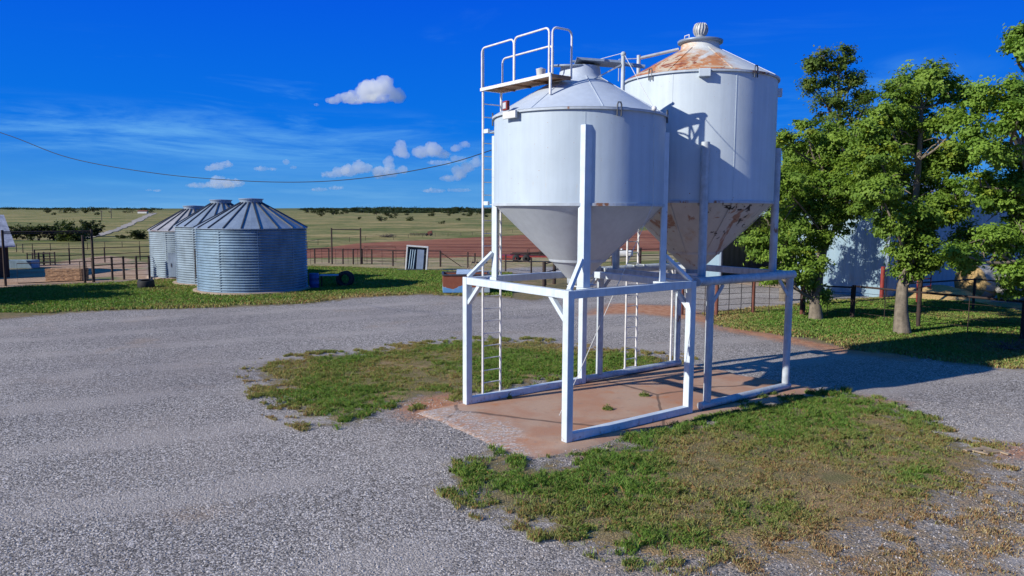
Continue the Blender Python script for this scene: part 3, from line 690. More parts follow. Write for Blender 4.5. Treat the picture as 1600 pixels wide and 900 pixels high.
fence('dark pipe fence behind the rusty box running towards the tank cone', fc, 1.3, [1.0], m_dark, None, .05, .028, (.3, .6), diag=(0, 1.7, .3))
fd = [g2(850, 450), g2(866, 444), g2(915, 430), g2(957, 420), g2(1000, 416), g2(1040, 414), g2(1085, 412)]
fence('thick dark corral posts seen between the two hopper cones', fd, 1.6, [1.45, .9], m_dark, None, .09, .03, (.35, .62), diag=(0, .2, 1.6))
fe = [g2(x, y) for x, y in ((480, 388), (497, 383), (546, 378), (571, 376), (615, 375), (638, 372.5), (660, 371), (680, 370), (700, 369.5), (720, 369), (738, 368), (760, 366.5), (801, 364))]
fence('distant thin fence beyond the red ploughed field', fe, 1.35, [1.3], m_dark, None, .045, .03, (.5, .9), group='distant fences')
ff = [g2(x, y) for x, y in ((26, 394), (36, 395), (51, 393.5), (79, 392), (108, 391), (137, 390), (164, 388), (191, 387), (218, 385.5), (240, 384.5))]
fence('distant pasture fence below the dark tree clump at left', ff, 1.2, [1.15], m_dark, None, .045, .03, (.2, .6), group='distant fences')
fg = [g2(x, y) for x, y in ((55, 416), (109, 413), (164, 410), (219, 407), (240, 406))]
fence('dark pipe fence along the back of the left dirt pen', fg, 1.35, [1.3, .75], m_dark, None, .05, .028, (.4,))
fh = [g2(x, y) for x, y in ((146, 441), (176, 438.5), (194, 437.5), (214, 437), (234, 436))]
fence('front pen fence between the tall gateway and the rearmost bin', fh, 1.55, [1.5, 1.05], m_dark, None, .06, .028, (.3, .6, .85))
fi = [g2(-120, 452), g2(-60, 449), g2(-10, 447)]
fence('dark pipe pen fence at far left beside the barn', fi, 1.5, [1.45, .95], m_dark, None, .06, .028, (.4,))
fk = [g2(470, 398), g2(488, 393)]

def gateway(label, p0, p1, hgt_, m, pr=.07, second=None, gate=True, cat='gate'):
    c = (np.array(p0)+np.array(p1))/2; d = np.array(p1)-np.array(p0); wd = np.linalg.norm(d)
    t = thing('overhead_gateway', label, cat, (*c, hz(*c)), math.atan2(d[1], d[0]))
    for s in (-1, 1): MB().tube([(s*wd/2, 0, -.2), (s*wd/2, 0, hgt_)], pr, 10).build('post', m, t)
    MB().tube([(-wd/2, 0, hgt_-.12), (wd/2, 0, hgt_-.12)], .04, 8).build('crossbar', m, t)
    if second: MB().tube([(-wd/2, 0, hgt_-second), (wd/2, 0, hgt_-second)], .03, 8).build('crossbar', m, t)
    if gate:
        g = MB(); w2 = wd/2-.12
        g.tube([(-w2, .12, .18), (w2, .12, .18), (w2, .12, 1.42), (-w2, .12, 1.42)], .028, 6, closed=True)
        for z in (.5, .8, 1.1): g.tube([(-w2, .12, z), (w2, .12, z)], .012, 5)
        g.build('gate_panel', m_dark, t)
    return t
gp0, gp1 = g2(9, 447), g2(147, 441)
gateway('tall dark pipe gateway with double crossbar beside the barn and hay bale', gp0, gp1, 3.35, m_dark, .075, .22, False)
# low pipe gate standing across that gateway
c = (np.array(gp0)+np.array(gp1))/2; d = np.array(gp1)-np.array(gp0); wd = np.linalg.norm(d)
t = thing('pipe_gate', 'long low pipe gate panel across the left dirt pen entrance', 'gate', (*(c+np.array([.1, .25])), 0), math.atan2(d[1], d[0]))
g = MB(); g.tube([(-wd/2+.4, 0, .12), (wd/2-.25, 0, .12), (wd/2-.25, 0, 1.32), (-wd/2+.4, 0, 1.32)], .03, 6, closed=True); g.build('gate_frame', m_dark, t)
g = MB()
for z in (.45, .75, 1.02): g.tube([(-wd/2+.4, 0, z), (wd/2-.25, 0, z)], .008, 4)
for k in range(3): g.tube([(wd/2-.25-.35*k, 0, .12), (wd/2-.25-.35*k, 0, 1.32)], .02, 5)
g.build('gate_bars', m_dark, t)
q = g2(133, 443); o = MB().tube([(q[0], q[1], -.2), (q[0], q[1], 3.0)], .075, 10).build('gate_post', m_dark); tag(o, 'lone dark post just inside the tall left gateway', 'post')
gateway('tall dark pipe gateway with thin top wire between bins and white stall frame', g2(519, 413), g2(564, 413.2), 3.15, m_dark, .065, None, False)
t = thing('pipe_gate', 'wide dark pipe gate in the lawn fence left of the white metal frame', 'gate', (*g2(594, 413), 0), 0)
g = MB(); g.tube([(-1.4, 0, .2), (1.4, 0, .2), (1.4, 0, 1.42), (-1.4, 0, 1.42)], .035, 6, closed=True); g.build('gate_frame', m_dark, t)
g = MB()
for z in (.5, .8, 1.1): g.tube([(-1.4, 0, z), (1.4, 0, z)], .012, 5)
g.build('gate_bars', m_dark, t)
t = thing('red_gate', 'short red tube gate panel beside the tall rusty post near the shed', 'gate', (*g2(1432, 474), 0), R(25))
g = MB()
for z in (.85, 1.05, 1.25, 1.5): g.tube([(0, 0, z), (1.0, 0, z)], .028, 6)
g.tube([(0, 0, .0), (0, 0, 1.55)], .045, 6); g.tube([(1.0, 0, .7), (1.0, 0, 1.5)], .028, 6); g.build('gate_frame', m_red, t)

# ------------------------------------------------------------------ yard objects
def bale(label, loc_, d, rz, m):
    me = bmesh.new(); bmesh.ops.create_cube(me, size=1); bmesh.ops.subdivide_edges(me, edges=me.edges[:], cuts=14, use_grid_fill=True)
    for v_ in me.verts:
        v_.co = Vector((v_.co.x*d[0], v_.co.y*d[1], v_.co.z*d[2]))
        v_.co += v_.normal*0+Vector([(random.random()-.5)*.035 for _ in range(3)])
        v_.co.z += d[2]/2
    mm = bpy.data.meshes.new('hay_bale'); me.to_mesh(mm); me.free()
    o = link('hay_bale', mm, m); o.location = loc_; o.rotation_euler.z = rz
    return tag(o, label, 'hay bale')
q = (gnd(62, 441)+gnd(118, 440))/2
bale('long brown square hay bale on the dirt inside the left pen gateway', (q[0]+.1, q[1]+.9, 0), (2.15, 1.1, .80), R(8), m_hayb)
def round_bale(label, loc_, rad, ln, rz, hue):
    t = thing('round_bale', label, 'round bale', (loc_[0], loc_[1], 0), rz, 'round bales by the shed')
    prof = [(.01, -ln/2), (rad*.6, -ln/2-.04), (rad*.93, -ln/2), (rad, -ln/2+.12), (rad*1.01, 0), (rad, ln/2-.12), (rad*.93, ln/2), (rad*.6, ln/2+.04), (.01, ln/2)]
    s_ = MB().lathe(prof, 36); s_.v = [(z, x, y+rad*.97) for x, y, z in s_.v]
    s_.v = [(x+random.gauss(0, .015), y+random.gauss(0, .015), z+random.gauss(0, .015)) for x, y, z in s_.v]
    s_.build('hay_roll', hue, t)
    w = MB().lathe([(rad*1.012, -ln*.36), (rad*1.02, 0), (rad*1.012, ln*.36)], 36); w.v = [(z, x, y+rad*.97) for x, y, z in w.v]
    w.build('net_wrap', m_net, t)
    return t
qb = gnd(1527, 466); round_bale('round bale nearest the shed wall with sunlit tan top', qb, .92, 1.55, R(20), m_hay)
qb = gnd(1590, 470); round_bale('greyer round bale at right edge beside the tan-topped bale', qb, .85, 1.5, R(28), m_net)
hp = MB(); n = 28
for i in range(n):
    for j in range(n):
        x, y = (i/(n-1)-.5), (j/(n-1)-.5); r_ = math.hypot(x, y)*2
        hp.v.append((x*5.2, y*3.2, max(0, 1-r_**1.5)*.75*(.7+.6*float(fbm(x*5, y*5, 1.3, 3)))-.03))
hp.f = [(i*n+j, (i+1)*n+j, (i+1)*n+j+1, i*n+j+1) for i in range(n-1) for j in range(n-1)]; hp.sm = [True]*len(hp.f)
o = hp.build('hay_pile', m_hay); q = gnd(1462, 467); o.location = (q[0]+.2, q[1]+.2, 0); o.rotation_euler.z = R(-25); tag(o, 'spread heap of loose tan hay on the ground before the round bales', 'hay')

# open-topped metal box with blue and rust paint
mb, nt, b = mat('blue_and_rust_box'); P = nt.obj(); z = nt.add('ShaderNodeSeparateXYZ', {'Vector': P}).outputs[2]
e = nt.math('ADD', z, nt.math('MULTIPLY', nt.math('SUBTRACT', nt.noise(P, 1.7, 3, .5), .5), 1.1))
c = nt.mix(nt.step(e, .40, .44), nt.mix(nt.step(nt.noise(P, 1.2, 2), .45, .55), (.12, .30, .55), (.36, .42, .46)), nt.mix(nt.noise(P, 5, 4), (.20, .045, .02), (.30, .10, .05)))
setp(nt, b, color=c, rough=.7)
cb = gnd(688, 460); ct = thing('metal_box', 'open-topped metal truck box with flaking blue and rust-red paint on the lawn', 'truck box', (cb[0]+1.35, cb[1]+1.0, 0), R(6))
bx = MB(); lx, ly, hx = 2.6, 1.9, 1.06
bx.span((-lx/2, -ly/2, .1), (lx/2, -ly/2+.06, hx)).span((-lx/2, ly/2-.06, .1), (lx/2, ly/2, hx)).span((-lx/2, -ly/2+.06, .1), (-lx/2+.06, ly/2-.06, hx)).span((lx/2-.06, -ly/2+.06, .1), (lx/2, ly/2-.06, hx)).span((-lx/2+.06, -ly/2+.06, .1), (lx/2-.06, ly/2-.06, .16))
bx.build('box_body', mb, ct, .01)
rm = MB()
for y in (-ly/2, ly/2): rm.span((-lx/2-.04, y-.05, hx), (lx/2+.04, y+.06, hx+.07))
for x in (-lx/2, lx/2): rm.span((x-.05, -ly/2+.06, hx), (x+.05, ly/2-.05, hx+.07))
rm.build('rim', m_dgalv, ct)
t = MB(); t.box((0, 0, 0), (.95, .75, .02), rot=Matrix.Rotation(R(20), 3, 'X')); t.box((.7, .2, .05), (.7, .6, .02), rot=Matrix.Rotation(R(-12), 3, 'Y'))
o = t.build('sheet_metal_scrap', simple('pale_blue_sheet', (.35, .45, .58), .5)); o.location = (cb[0]+1.3, cb[1]+1.0, 1.16); tag(o, 'pale bent sheet metal lying in the open truck box', 'scrap metal')
pw = at(716, 452, 43.6); pt = thing('wooden_pallet', 'slatted wooden pallet leaning up behind the rusty truck box', 'pallet', (pw[0], pw[1], .0), R(-6))
for k in range(4): MB().bar((k*.27, 0, .05), (k*.27+.86, .12, 1.82), .05, .13, (0, 1, 0)).build('slat', m_wood, pt)
for f in (.12, .5, .88): MB().bar((f*.86-.1, .09+f*.12, .05+f*1.77), (f*.86+.95, .09+f*.12, .05+f*1.77), .06, .08).build('stringer', m_wood, pt)

# white steel stall frame leaning by the fence
q = gnd(650, 423); st = thing('stall_frame', 'leaning white boxed steel frame with grey tubes inside at the lawn fence', 'steel frame', (q[0], q[1], 0), R(4)); tilt = Matrix.Rotation(R(-9), 3, 'X') @ Matrix.Rotation(R(4), 3, 'Y')
def tb(name, m, boxes, par):
    s_ = MB()
    for c_, d_ in boxes: s_.box(tilt @ Vector(c_), d_, rot=tilt)
    return s_.build(name, m, par, .008)
tb('side_panel', m_tinw, [((-.78, 0, .92), (.10, .55, 1.84))], st); tb('side_panel', m_tinw, [((.78, 0, .92), (.10, .55, 1.84))], st)
tb('top_panel', m_tinw, [((0, 0, 1.86), (1.66, .6, .12))], st); tb('front_panel', m_galvroof, [((.28, -.22, .88), (.52, .05, 1.5))], st); tb('back_panel', m_dgalv, [((0, .28, .92), (1.5, .03, 1.8))], st)
for k in range(3):
    s_ = MB(); s_.tube([tilt @ Vector((-.55+k*.17, -.2, .08)), tilt @ Vector((-.48+k*.17, -.15, 1.6))], .05, 8); s_.build('tube', m_galv, st)
tb('base_sill', m_dgalv, [((-.1, -.1, .05), (1.3, .5, .10))], st)
o = MB().span((-.55, -.2, 0), (.55, .2, .07)).span((-.2, -.15, .07), (.35, .1, .12)).build('scrap_plate', m_dgalv); q = gnd(625, 423); o.location = (q[0], q[1], 0); tag(o, 'flat grey scrap plate on the grass left of the white frame', 'scrap metal')

# barrel, drum, wheelbarrow near the nearest bin
def lath(name, prof, m, loc_, label, cat, n=28, rot=None):
    o = MB().lathe(prof, n).build(name, m); o.location = loc_
    if rot: o.rotation_euler = rot
    return tag(o, label, cat)
q = gnd(489, 452)
lath('barrel', [(.001, 0), (.27, 0), (.285, .03), (.285, .28), (.30, .30), (.285, .32), (.285, .6), (.30, .62), (.285, .64), (.285, .88), (.27, .9), (.24, .88), (.001, .88)], m_blue, (q[0], q[1]+.3, .02), 'blue plastic drum standing in shade beside the nearest grain bin', 'barrel')
q = gnd(538, 448); t = MB(); t.lathe([(.30, -.14), (.42, -.16), (.48, -.10), (.49, 0), (.48, .10), (.42, .16), (.30, .14)], 40)
tb1 = thing('tractor_tyre', 'upright black tractor tyre lying in the bin shadow on the lawn', 'tyre', (q[0], q[1], .46), 0)
for k in range(2):
    o = t.build('tyre', m_black, tb1); o.rotation_euler = (R(84), 0, R(20)); o.location = (.05*k, .38*k, 0)
q = gnd(513, 450); wt = thing('work_table', 'small grey flat-topped table in the bin shadow beside the tyre', 'table', (q[0], q[1]+.3, 0), R(12))
MB().span((-.55, -.3, .72), (.55, .3, .77)).build('table_top', m_galvroof, wt)
for x in (-.45, .45):
    for y in (-.24, .24): MB().tube([(x, y, 0), (x, y, .72)], .03, 6).build('leg', m_dark, wt)
q = gnd(226, 451); t = MB(); t.lathe([(.28, 0), (.44, -.02), (.47, .08), (.46, .42), (.42, .48), (.28, .46)], 36)
o = t.build('rubber_tub', m_black); o.location = (q[0], q[1]+.2, .02); o.rotation_euler = (R(4), 0, 0); tag(o, 'black tyre lying on shaded grass left of the rearmost grain bin', 'tyre')
q = gnd(250, 441)
# trough, feeder frames in the left pen
q = hit(32, 419); tr = MB(); tr.span((-1.15, -.6, 0), (1.15, -.54, .62)).span((-1.15, .54, 0), (1.15, .6, .62)).span((-1.15, -.54, 0), (-1.09, .54, .62)).span((1.09, -.54, 0), (1.15, .54, .62)).span((-1.09, -.54, .35), (1.09, .54, .40))
o = tr.build('water_trough', m_galv, None, .02); o.location = q; o.rotation_euler.z = R(5); tag(o, 'pale galvanised water trough in the left pen beside the barn', 'trough')
for k, (px, py, lab) in enumerate(((56, 415, 'dark steel feeder rack on the pen dirt, the left one beside the trough'), (74, 414, 'dark steel feeder rack on the pen dirt, the right one farther from the trough'))):
    q = hit(px, py); t = thing('feeder_rack', lab, 'feeder', tuple(q), R(6), 'feeder racks in the left pen')
    g = MB()
    for x in (-.42, .42):
        for y in (-.4, .4): g.tube([(x, y, 0), (x, y, 1.05)], .05, 6)
    for y in (-.4, .4): g.tube([(-.42, y, .95), (.42, y, .95)], .04, 6).tube([(-.42, y, .5), (.42, y, .5)], .03, 6)
    g.build('frame', m_dark, t); MB().span((-.4, -.38, .2), (.4, .38, .26)).build('tray', m_dark, t)
# propane tank, red flatbed, distant implement
q = hit(971, 405); t = thing('gas_tank', 'white horizontal gas tank on the pasture beyond the second ladder', 'gas tank', tuple(q), R(-4))
cy = MB().lathe([(.01, -1.25), (.25, -1.2), (.40, -1.02), (.42, -.9), (.42, .9), (.40, 1.02), (.25, 1.2), (.01, 1.25)], 28); cy.v = [(z, x, y+.6) for x, y, z in cy.v]; cy.build('tank_body', m_tinw, t)
for x in (-.7, .7): MB().span((x-.06, -.3, 0), (x+.06, .3, .24)).build('saddle', m_dgalv, t)
MB().lathe([(.10, 1.0), (.10, 1.14), (.001, 1.16)], 12).build('valve_dome', m_tinw, t)
q = hit(822, 409); t = thing('flatbed_trailer', 'low dark red flatbed trailer loaded with dark pipes behind the fence', 'trailer', tuple(q), R(-6))
MB().span((-3., -1., .48), (3., 1., .62)).build('bed', m_red, t, .01); MB().span((-3.05, -1.03, .22), (-.9, -.97, .60)).build('side_board', m_red, t)
for x in (-.9, .1):
    for y in (-.95, .95):
        w = MB().lathe([(.12, -.1), (.34, -.1), (.37, -.05), (.37, .05), (.34, .1), (.12, .1)], 20); w.v = [(a+x, c_+y, b_+.37) for a, b_, c_ in w.v]; w.build('wheel', m_black, t)
ld = MB()
for k in range(9): ld.tube([(-1.6+random.random()*.3, -.8+k*.2, .72+.1*random.random()), (3.2+random.random()*.5, -.8+k*.2+.1, .74+.35*random.random())], .05, 6)
for x in (.2, 1.4, 2.5): ld.tube([(x, -.95, .5), (x, -.95, 1.25)], .04, 6).tube([(x, .95, .5), (x, .95, 1.25)], .04, 6)
o = ld.build('pipe_load', m_dark); o.location = q; o.rotation_euler.z = R(-6); tag(o, 'bundle of dark pipes stacked on the red flatbed trailer', 'pipes')
q = hit(660, 368.5); t = thing('farm_implement', 'rusty red implement parked beyond the ploughed field', 'farm implement', tuple(q), R(-3))
g = MB(); g.span((-4.5, -.6, .5), (1.2, .6, .75)); 
for x in (-4, -2.8, -1.4, 0): g.tube([(x, -.5, 0), (x, -.5, .9)], .08, 6).tube([(x+.3, .4, .1), (x+.8, .4, 1.0)], .06, 6)
g.build('frame', m_dark, t); MB().add([(1.2, -.7, .2), (3.6, -.7, .3), (3.4, -.7, 1.9), (2.2, -.7, 1.6), (1.2, .7, .2), (3.6, .7, .3), (3.4, .7, 1.9), (2.2, .7, 1.6)], [(0, 1, 2, 3), (7, 6, 5, 4), (0, 4, 5, 1), (1, 5, 6, 2), (2, 6, 7, 3), (3, 7, 4, 0)]).build('hopper', m_rpipe, t)
for x in (1.6, 3.1):
    w = MB().lathe([(.1, -.1), (.42, -.1), (.45, 0), (.42, .1), (.1, .1)], 16); w.v = [(a+x, c_-.8, b_+.45) for a, b_, c_ in w.v]; w.build('wheel', m_black, t)

# ------------------------------------------------------------------ barn (left) and shed (right)
m_shingle = simple('weathered_tin_roof', (.42, .42, .46), .6, metal=.2, var=.45, scale=2.5, bump=.2)
bq = gnd(19, 433); BR = R(41); bt = thing('barn', 'dark weathered barn with pale patchy roof at left edge', 'barn', (bq[0]-1.8*math.sin(BR)-.15, bq[1]+1.8*math.cos(BR), 0), BR)
MB().span((-9, -1.8, 0), (0, 6, 2.15)).build('wall', m_dirtwood, bt)
e0, e1, rz_, x0_, x1_ = -2.35, 6.6, 4.08, -9.5, .35; ym = 2.1
r_ = MB(); th = .10
for ya_, yb_ in ((e0, ym), (e1, ym)):
    r_.add([(x0_, ya_, 2.05), (x1_, ya_, 2.05), (x1_, yb_, rz_), (x0_, yb_, rz_), (x0_, ya_, 2.05+th), (x1_, ya_, 2.05+th), (x1_, yb_, rz_+th), (x0_, yb_, rz_+th)], [(0, 1, 2, 3), (7, 6, 5, 4), (0, 4, 5, 1), (1, 5, 6, 2), (2, 6, 7, 3), (3, 7, 4, 0)])
r_.build('roof', m_shingle, bt)
MB().add([(0, -1.8, 2.15), (0, 6, 2.15), (0, ym, rz_-.1), (-.1, -1.8, 2.15), (-.1, 6, 2.15), (-.1, ym, rz_-.1)], [(0, 1, 2), (5, 4, 3)]).build('gable', m_dirtwood, bt)

ms, nt, b = mat('blue_grey_ribbed_siding'); P = nt.obj()
w1 = nt.noise(nt.mapv(P, (3, 3, .2)), 1.2, 4); c = nt.mix(w1, (.21, .31, .37), (.28, .385, .45)); c = nt.mix(nt.step(nt.noise(P, .8, 5), .62, .72, 0, .4), c, (.30, .27, .24))
setp(nt, b, color=c, rough=.5, metal=.1)
sc0 = gnd(1383, 466)[:2]; sh = thing('metal_shed', 'large blue-grey metal shed with open dark doorway behind the trees', 'shed', (sc0[0], sc0[1], 0), YAW)
HE = 5.6; ribs = MB()
def ribwall(x0, y0, x1, y1, z0, z1, nx_, ny_, name='wall'):
    """ribbed sheet wall between two plan points, outward normal (nx_,ny_)"""
    d = np.array([x1-x0, y1-y0]); ln = np.linalg.norm(d); k = int(ln/.15); mbx = MB(); vs = []
    for i in range(k+1):
        off = [0, .028, .028, 0][i % 4]; p = np.array([x0, y0])+d*i/k+np.array([nx_, ny_])*off
        vs += [(p[0], p[1], z0), (p[0], p[1], z1)]
    mbx.add(vs, [(2*i, 2*i+2, 2*i+3, 2*i+1) for i in range(k)]); return mbx.build(name, ms, sh)
DO0, DO1 = 5.3, 10.9    # doorway along local y
ribwall(0, 0, 0, DO0, 0, HE, -1, 0); ribwall(0, DO1, 0, 13.5, 0, HE, -1, 0); ribwall(0, DO0, 0, DO1, 4.4, HE, -1, 0)
ribwall(0, 0, 22, 0, 0, HE, 0, -1); ribwall(22, 0, 22, 13.5, 0, HE, 1, 0); ribwall(0, 13.5, 22, 13.5, 0, HE, 0, 1)
MB().box((0-.06, -.06, HE/2), (.14, .14, HE)).build('corner_trim', m_galvroof, sh)
for y in (DO0, DO1): MB().box((-.04, y, 2.2), (.16, .14, 4.4)).build('door_jamb', m_galvroof, sh)
MB().span((.05, .05, .02), (21.9, 13.4, .05)).build('shed_floor', m_conc, sh)
r_ = MB()
zr = HE+1.5
for y0_, y1_ in ((-.4, 6.75), (13.9, 6.75)):
    r_.add([(-.5, y0_, HE), (22.5, y0_, HE), (22.5, y1_, zr), (-.5, y1_, zr), (-.5, y0_, HE+.08), (22.5, y0_, HE+.08), (22.5, y1_, zr+.08), (-.5, y1_, zr+.08)], [(0, 1, 2, 3), (7, 6, 5, 4), (0, 4, 5, 1), (1, 5, 6, 2), (2, 6, 7, 3), (3, 7, 4, 0)])
r_.build('roof', m_galvroof, sh)
for x in (.0, 22.): MB().add([(x, 0, HE), (x, 13.5, HE), (x, 6.75, zr)], [(0, 1, 2)]).build('gable', ms, sh)
pp = gnd(1373, 466); o = MB().tube([(0, 0, -.1), (0, 0, 1.75)], .11, 10).build('bollard', m_red); o.location = (pp[0], pp[1]-.3, 0); tag(o, 'stout red steel post guarding the shed corner', 'post')

# ------------------------------------------------------------------ power cable
cb0 = at(-160, 163, 30); cb1 = np.array([*loc(4.75, 3.28), 7.55])
kk = [at(0, 207, 29.5), at(110, 247, 29), at(245, 271, 28.2), at(370, 282, 27.5), at(470, 284.5, 26.8), at(560, 279, 26), at(660, 264, 25), at(752, 240, 24)]
pts = [at(-420, 60, 32), cb0]+kk+[cb1]
# smooth with catmull-rom
def crom(p, n=8):
    p = [np.array(q) for q in p]; p = [2*p[0]-p[1]]+p+[2*p[-1]-p[-2]]; out = []
    for i in range(1, len(p)-2):
        for t_ in np.linspace(0, 1, n, endpoint=False):
            a, b_, c_, d_ = p[i-1:i+3]; out.append(.5*((2*b_)+(c_-a)*t_+(2*a-5*b_+4*c_-d_)*t_**2+(3*b_-a-3*c_+d_)*t_**3))
    return out+[p[-2]]
o = MB().tube(crom(pts), .014, 6).build('overhead_cable', m_cable); tag(o, 'thin black overhead cable sagging across the sky to the tanks', 'cable')

# ------------------------------------------------------------------ foliage
def leafmat(name, trans=.30):
    m, nt, b = mat(name); c = nt.add('ShaderNodeAttribute', attribute_name='Col').outputs['Color']
    setp(nt, b, color=c, rough=.6, spec=.25)
    tr = nt.add('ShaderNodeBsdfTranslucent', {'Color': nt.mix(1., c, (1.25, 1.25, .6), 'MULTIPLY')})
    mx = nt.add('ShaderNodeMixShader', {'Fac': trans}); nt.l.new(b.outputs[0], mx.inputs[1]); nt.l.new(tr.outputs[0], mx.inputs[2])
    nt.l.new(mx.outputs[0], nt.n['Material Output'].inputs['Surface']); return m
m_leaf = leafmat('leaf', .36); m_blade = leafmat('grass_blade', .22)
m_bark = simple('pale_bark', (.20, .165, .125), .9, var=.45, scale=6, bump=.6)
m_barkd = simple('dark_bark', (.12, .095, .08), .9, var=.4, scale=6, bump=.5)
def leaves(C, size, cols, asp=.55, up=.5, seed=0, out=None):
    """C (n,3) centres -> diamond leaf quads"""
    r_ = np.random.default_rng(seed); n = len(C)
    nrm = r_.normal(size=(n, 3)); nrm[:, 2] = np.abs(nrm[:, 2])+up
    if out is not None: nrm = nrm*.75+out*1.1
    nrm /= np.linalg.norm(nrm, axis=1)[:, None]
    a = r_.normal(size=(n, 3)); a -= nrm*(a*nrm).sum(1)[:, None]; a /= np.linalg.norm(a, axis=1)[:, None]; bb = np.cross(nrm, a)
    s = (size*(.6+.8*r_.random(n)))[:, None]
    V_ = np.stack([C-a*s*.5, C+bb*s*asp*.5+nrm*s*.06, C+a*s*.5, C-bb*s*asp*.5+nrm*s*.06], 1).reshape(-1, 3)
    return V_, np.arange(4*n).reshape(-1, 4), np.repeat(cols, 4, axis=0)
def crown_points(lobes, dens, per, cr, seed):
    """lobes (x,y,z,r) -> leaf centres in twig clumps on smaller boughs, with gaps between the boughs"""
    r_ = np.random.default_rng(seed); out = []; nrm = []; cid = []; k = 0
    for (x, y, z, rad) in lobes:
        nb = 11; bd = r_.normal(size=(nb, 3)); bd /= np.linalg.norm(bd, axis=1)[:, None]
        bc = np.array([x, y, z])+bd*rad*(.55+.45*r_.random(nb))[:, None]*np.array([1, 1, .85])
        br = rad*(.28+.26*r_.random(nb)); n = max(2, int(dens*rad**2/nb))
        for b0, b1 in zip(bc, br):
            d = r_.normal(size=(n, 3)); d /= np.linalg.norm(d, axis=1)[:, None]; d[:, 2] *= .7
            c_ = b0+d*b1*(.35+.75*r_.random(n)**.6)[:, None]
            for q, dd in zip(c_, d):
                m_ = int(per*(.4+1.2*r_.random())); s = cr*(.55+.8*r_.random())
                ax = r_.normal(size=3); ax[2] *= .5; ax /= np.linalg.norm(ax)
                p = r_.normal(size=(m_, 3))*s*.38+np.outer(r_.normal(size=m_)*s*.6, ax); p[:, 2] *= .72
                o_ = (q-np.array([x, y, z]))/rad; out.append(q+p); nrm.append(np.repeat((o_*.8+dd*.5)[None], m_, 0)+p/s*.5); cid += [k]*m_; k += 1
    global _NRM
    _NRM = np.concatenate(nrm)
    return np.concatenate(out), np.array(cid), k
def tree(name, label, base, lobes, trunk, r0, dens=80, per=80, cr=.27, leaf=.125, seed=1, group='trees', cols=((.095, .18, .022), (.25, .365, .05)), bark=None, nbr=1, cat='tree'):
    t = thing(name, label, cat, tuple(base), 0, group); bs = np.array(base)
    lb = [(q[0]-bs[0], q[1]-bs[1], q[2]-bs[2], q[3]) for q in lobes]
    C, cid, k = crown_points(lb, dens, per, cr, seed); r_ = np.random.default_rng(seed+5)
    tone = r_.random(k)[cid]*.75+r_.random(len(C))*.25
    cl = np.array(cols[0])+(np.array(cols[1])-np.array(cols[0]))*tone[:, None]
    yl = (r_.random(k) < .05)[cid]; cl[yl] = cl[yl]*np.array([1.35, 1.05, .8])
    V_, F_, c_ = leaves(C, leaf, cl, seed=seed, out=_NRM); npmesh('crown', V_, F_, m_leaf, t, c_)
    # trunk and limbs
    tp = np.array(trunk)-bs; s_ = MB(); k_ = len(tp)
    s_.tube(tp, [r0*1.22]+[r0*(.96-.74*i/(k_-1)) for i in range(1, k_)], 12)
    for (x, y, z, rad) in lb:
        i = int(np.argmin(np.linalg.norm(tp-np.array([x, y, z-rad*1.2-.6]), axis=1))); a = tp[max(i, 1)]
        e = np.array([x, y, z]); mid = (a+e)/2+r_.normal(size=3)*.18*np.linalg.norm(e-a)*.4; mid[2] -= .08*np.linalg.norm(e-a)
        rr = r0*.30*(1-.5*i/k_)
        s_.tube(crom([a, mid, e], 5), list(np.linspace(rr, .03, 11)), 7)
        for _ in range(5):
            d = r_.normal(size=3); d /= np.linalg.norm(d); f = .4+.6*r_.random(); st_ = a+(e-a)*f
            s_.tube([st_, st_+d*rad*.45+[0, 0, .1], st_+d*rad*.95], [.035, .024, .01], 5)
    s_.build('trunk', bark or m_bark, t); return t
def lobe(px, py, rp, Yd):
    p = at(px, py, Yd); return (*p, rp*Yd/F)
def lobes_px(lst, Yd, seed, spread=1.3):
    r_ = np.random.default_rng(seed); return [lobe(px, py, rp, Yd+r_.normal()*spread*rp/60) for px, py, rp in lst]
# tree nearest the hopper frame
T1 = gnd(1275, 500); Y1 = T1[1]
l1 = [(1330, 215, 22), (1340, 310, 26), (1245, 285, 30), (1212, 388, 34), (1185, 375, 22), (1255, 345, 42), (1228, 295, 34), (1300, 300, 50), (1345, 270, 40), (1268, 250, 42), (1310, 225, 36), (1262, 205, 22), (1318, 335, 32), (1272, 392, 30), (1245, 415, 30), (1262, 440, 16), (1230, 225, 24), (1200, 430, 18), (1280, 462, 14)]
tree('shade_tree', 'broad leafy tree with forked leaning trunk nearest the hopper frame', (T1[0], T1[1], 0), lobes_px(l1, Y1, 3), [(T1[0], T1[1], -.1), at(1274, 470, Y1), at(1280, 430, Y1), at(1288, 385, Y1+.1), at(1290, 330, Y1+.2), at(1285, 260, Y1+.2)], .27, seed=11, group='leafy trees by the shed')
T2 = gnd(1410, 522); Y2 = T2[1]
l2 = [(1385, 175, 26), (1360, 205, 24), (1345, 235, 22), (1355, 275, 26), (1505, 245, 24), (1432, 132, 34), (1470, 130, 28), (1400, 150, 22), (1500, 150, 22), (1440, 185, 48), (1392, 205, 38), (1490, 205, 34), (1370, 240, 30), (1430, 250, 50), (1480, 262, 38), (1375, 300, 36), (1440, 320, 46), (1405, 342, 36), (1475, 335, 34), (1500, 300, 26), (1440, 385, 38), (1408, 398, 24), (1448, 405, 20), (1420, 424, 18), (1500, 370, 20), ]
tree('shade_tree', 'tall full tree with straight pale trunk, its crown standing free against the sky', (T2[0], T2[1], 0), lobes_px(l2, Y2, 5), [(T2[0], T2[1], -.1), at(1408, 485, Y2), at(1410, 450, Y2), at(1420, 405, Y2), at(1428, 340, Y2), at(1436, 250, Y2), at(1440, 170, Y2)], .28, seed=21, group='leafy trees by the shed')
Y3 = 25.5; T3 = at(1660, 540, Y3); T3[2] = 0
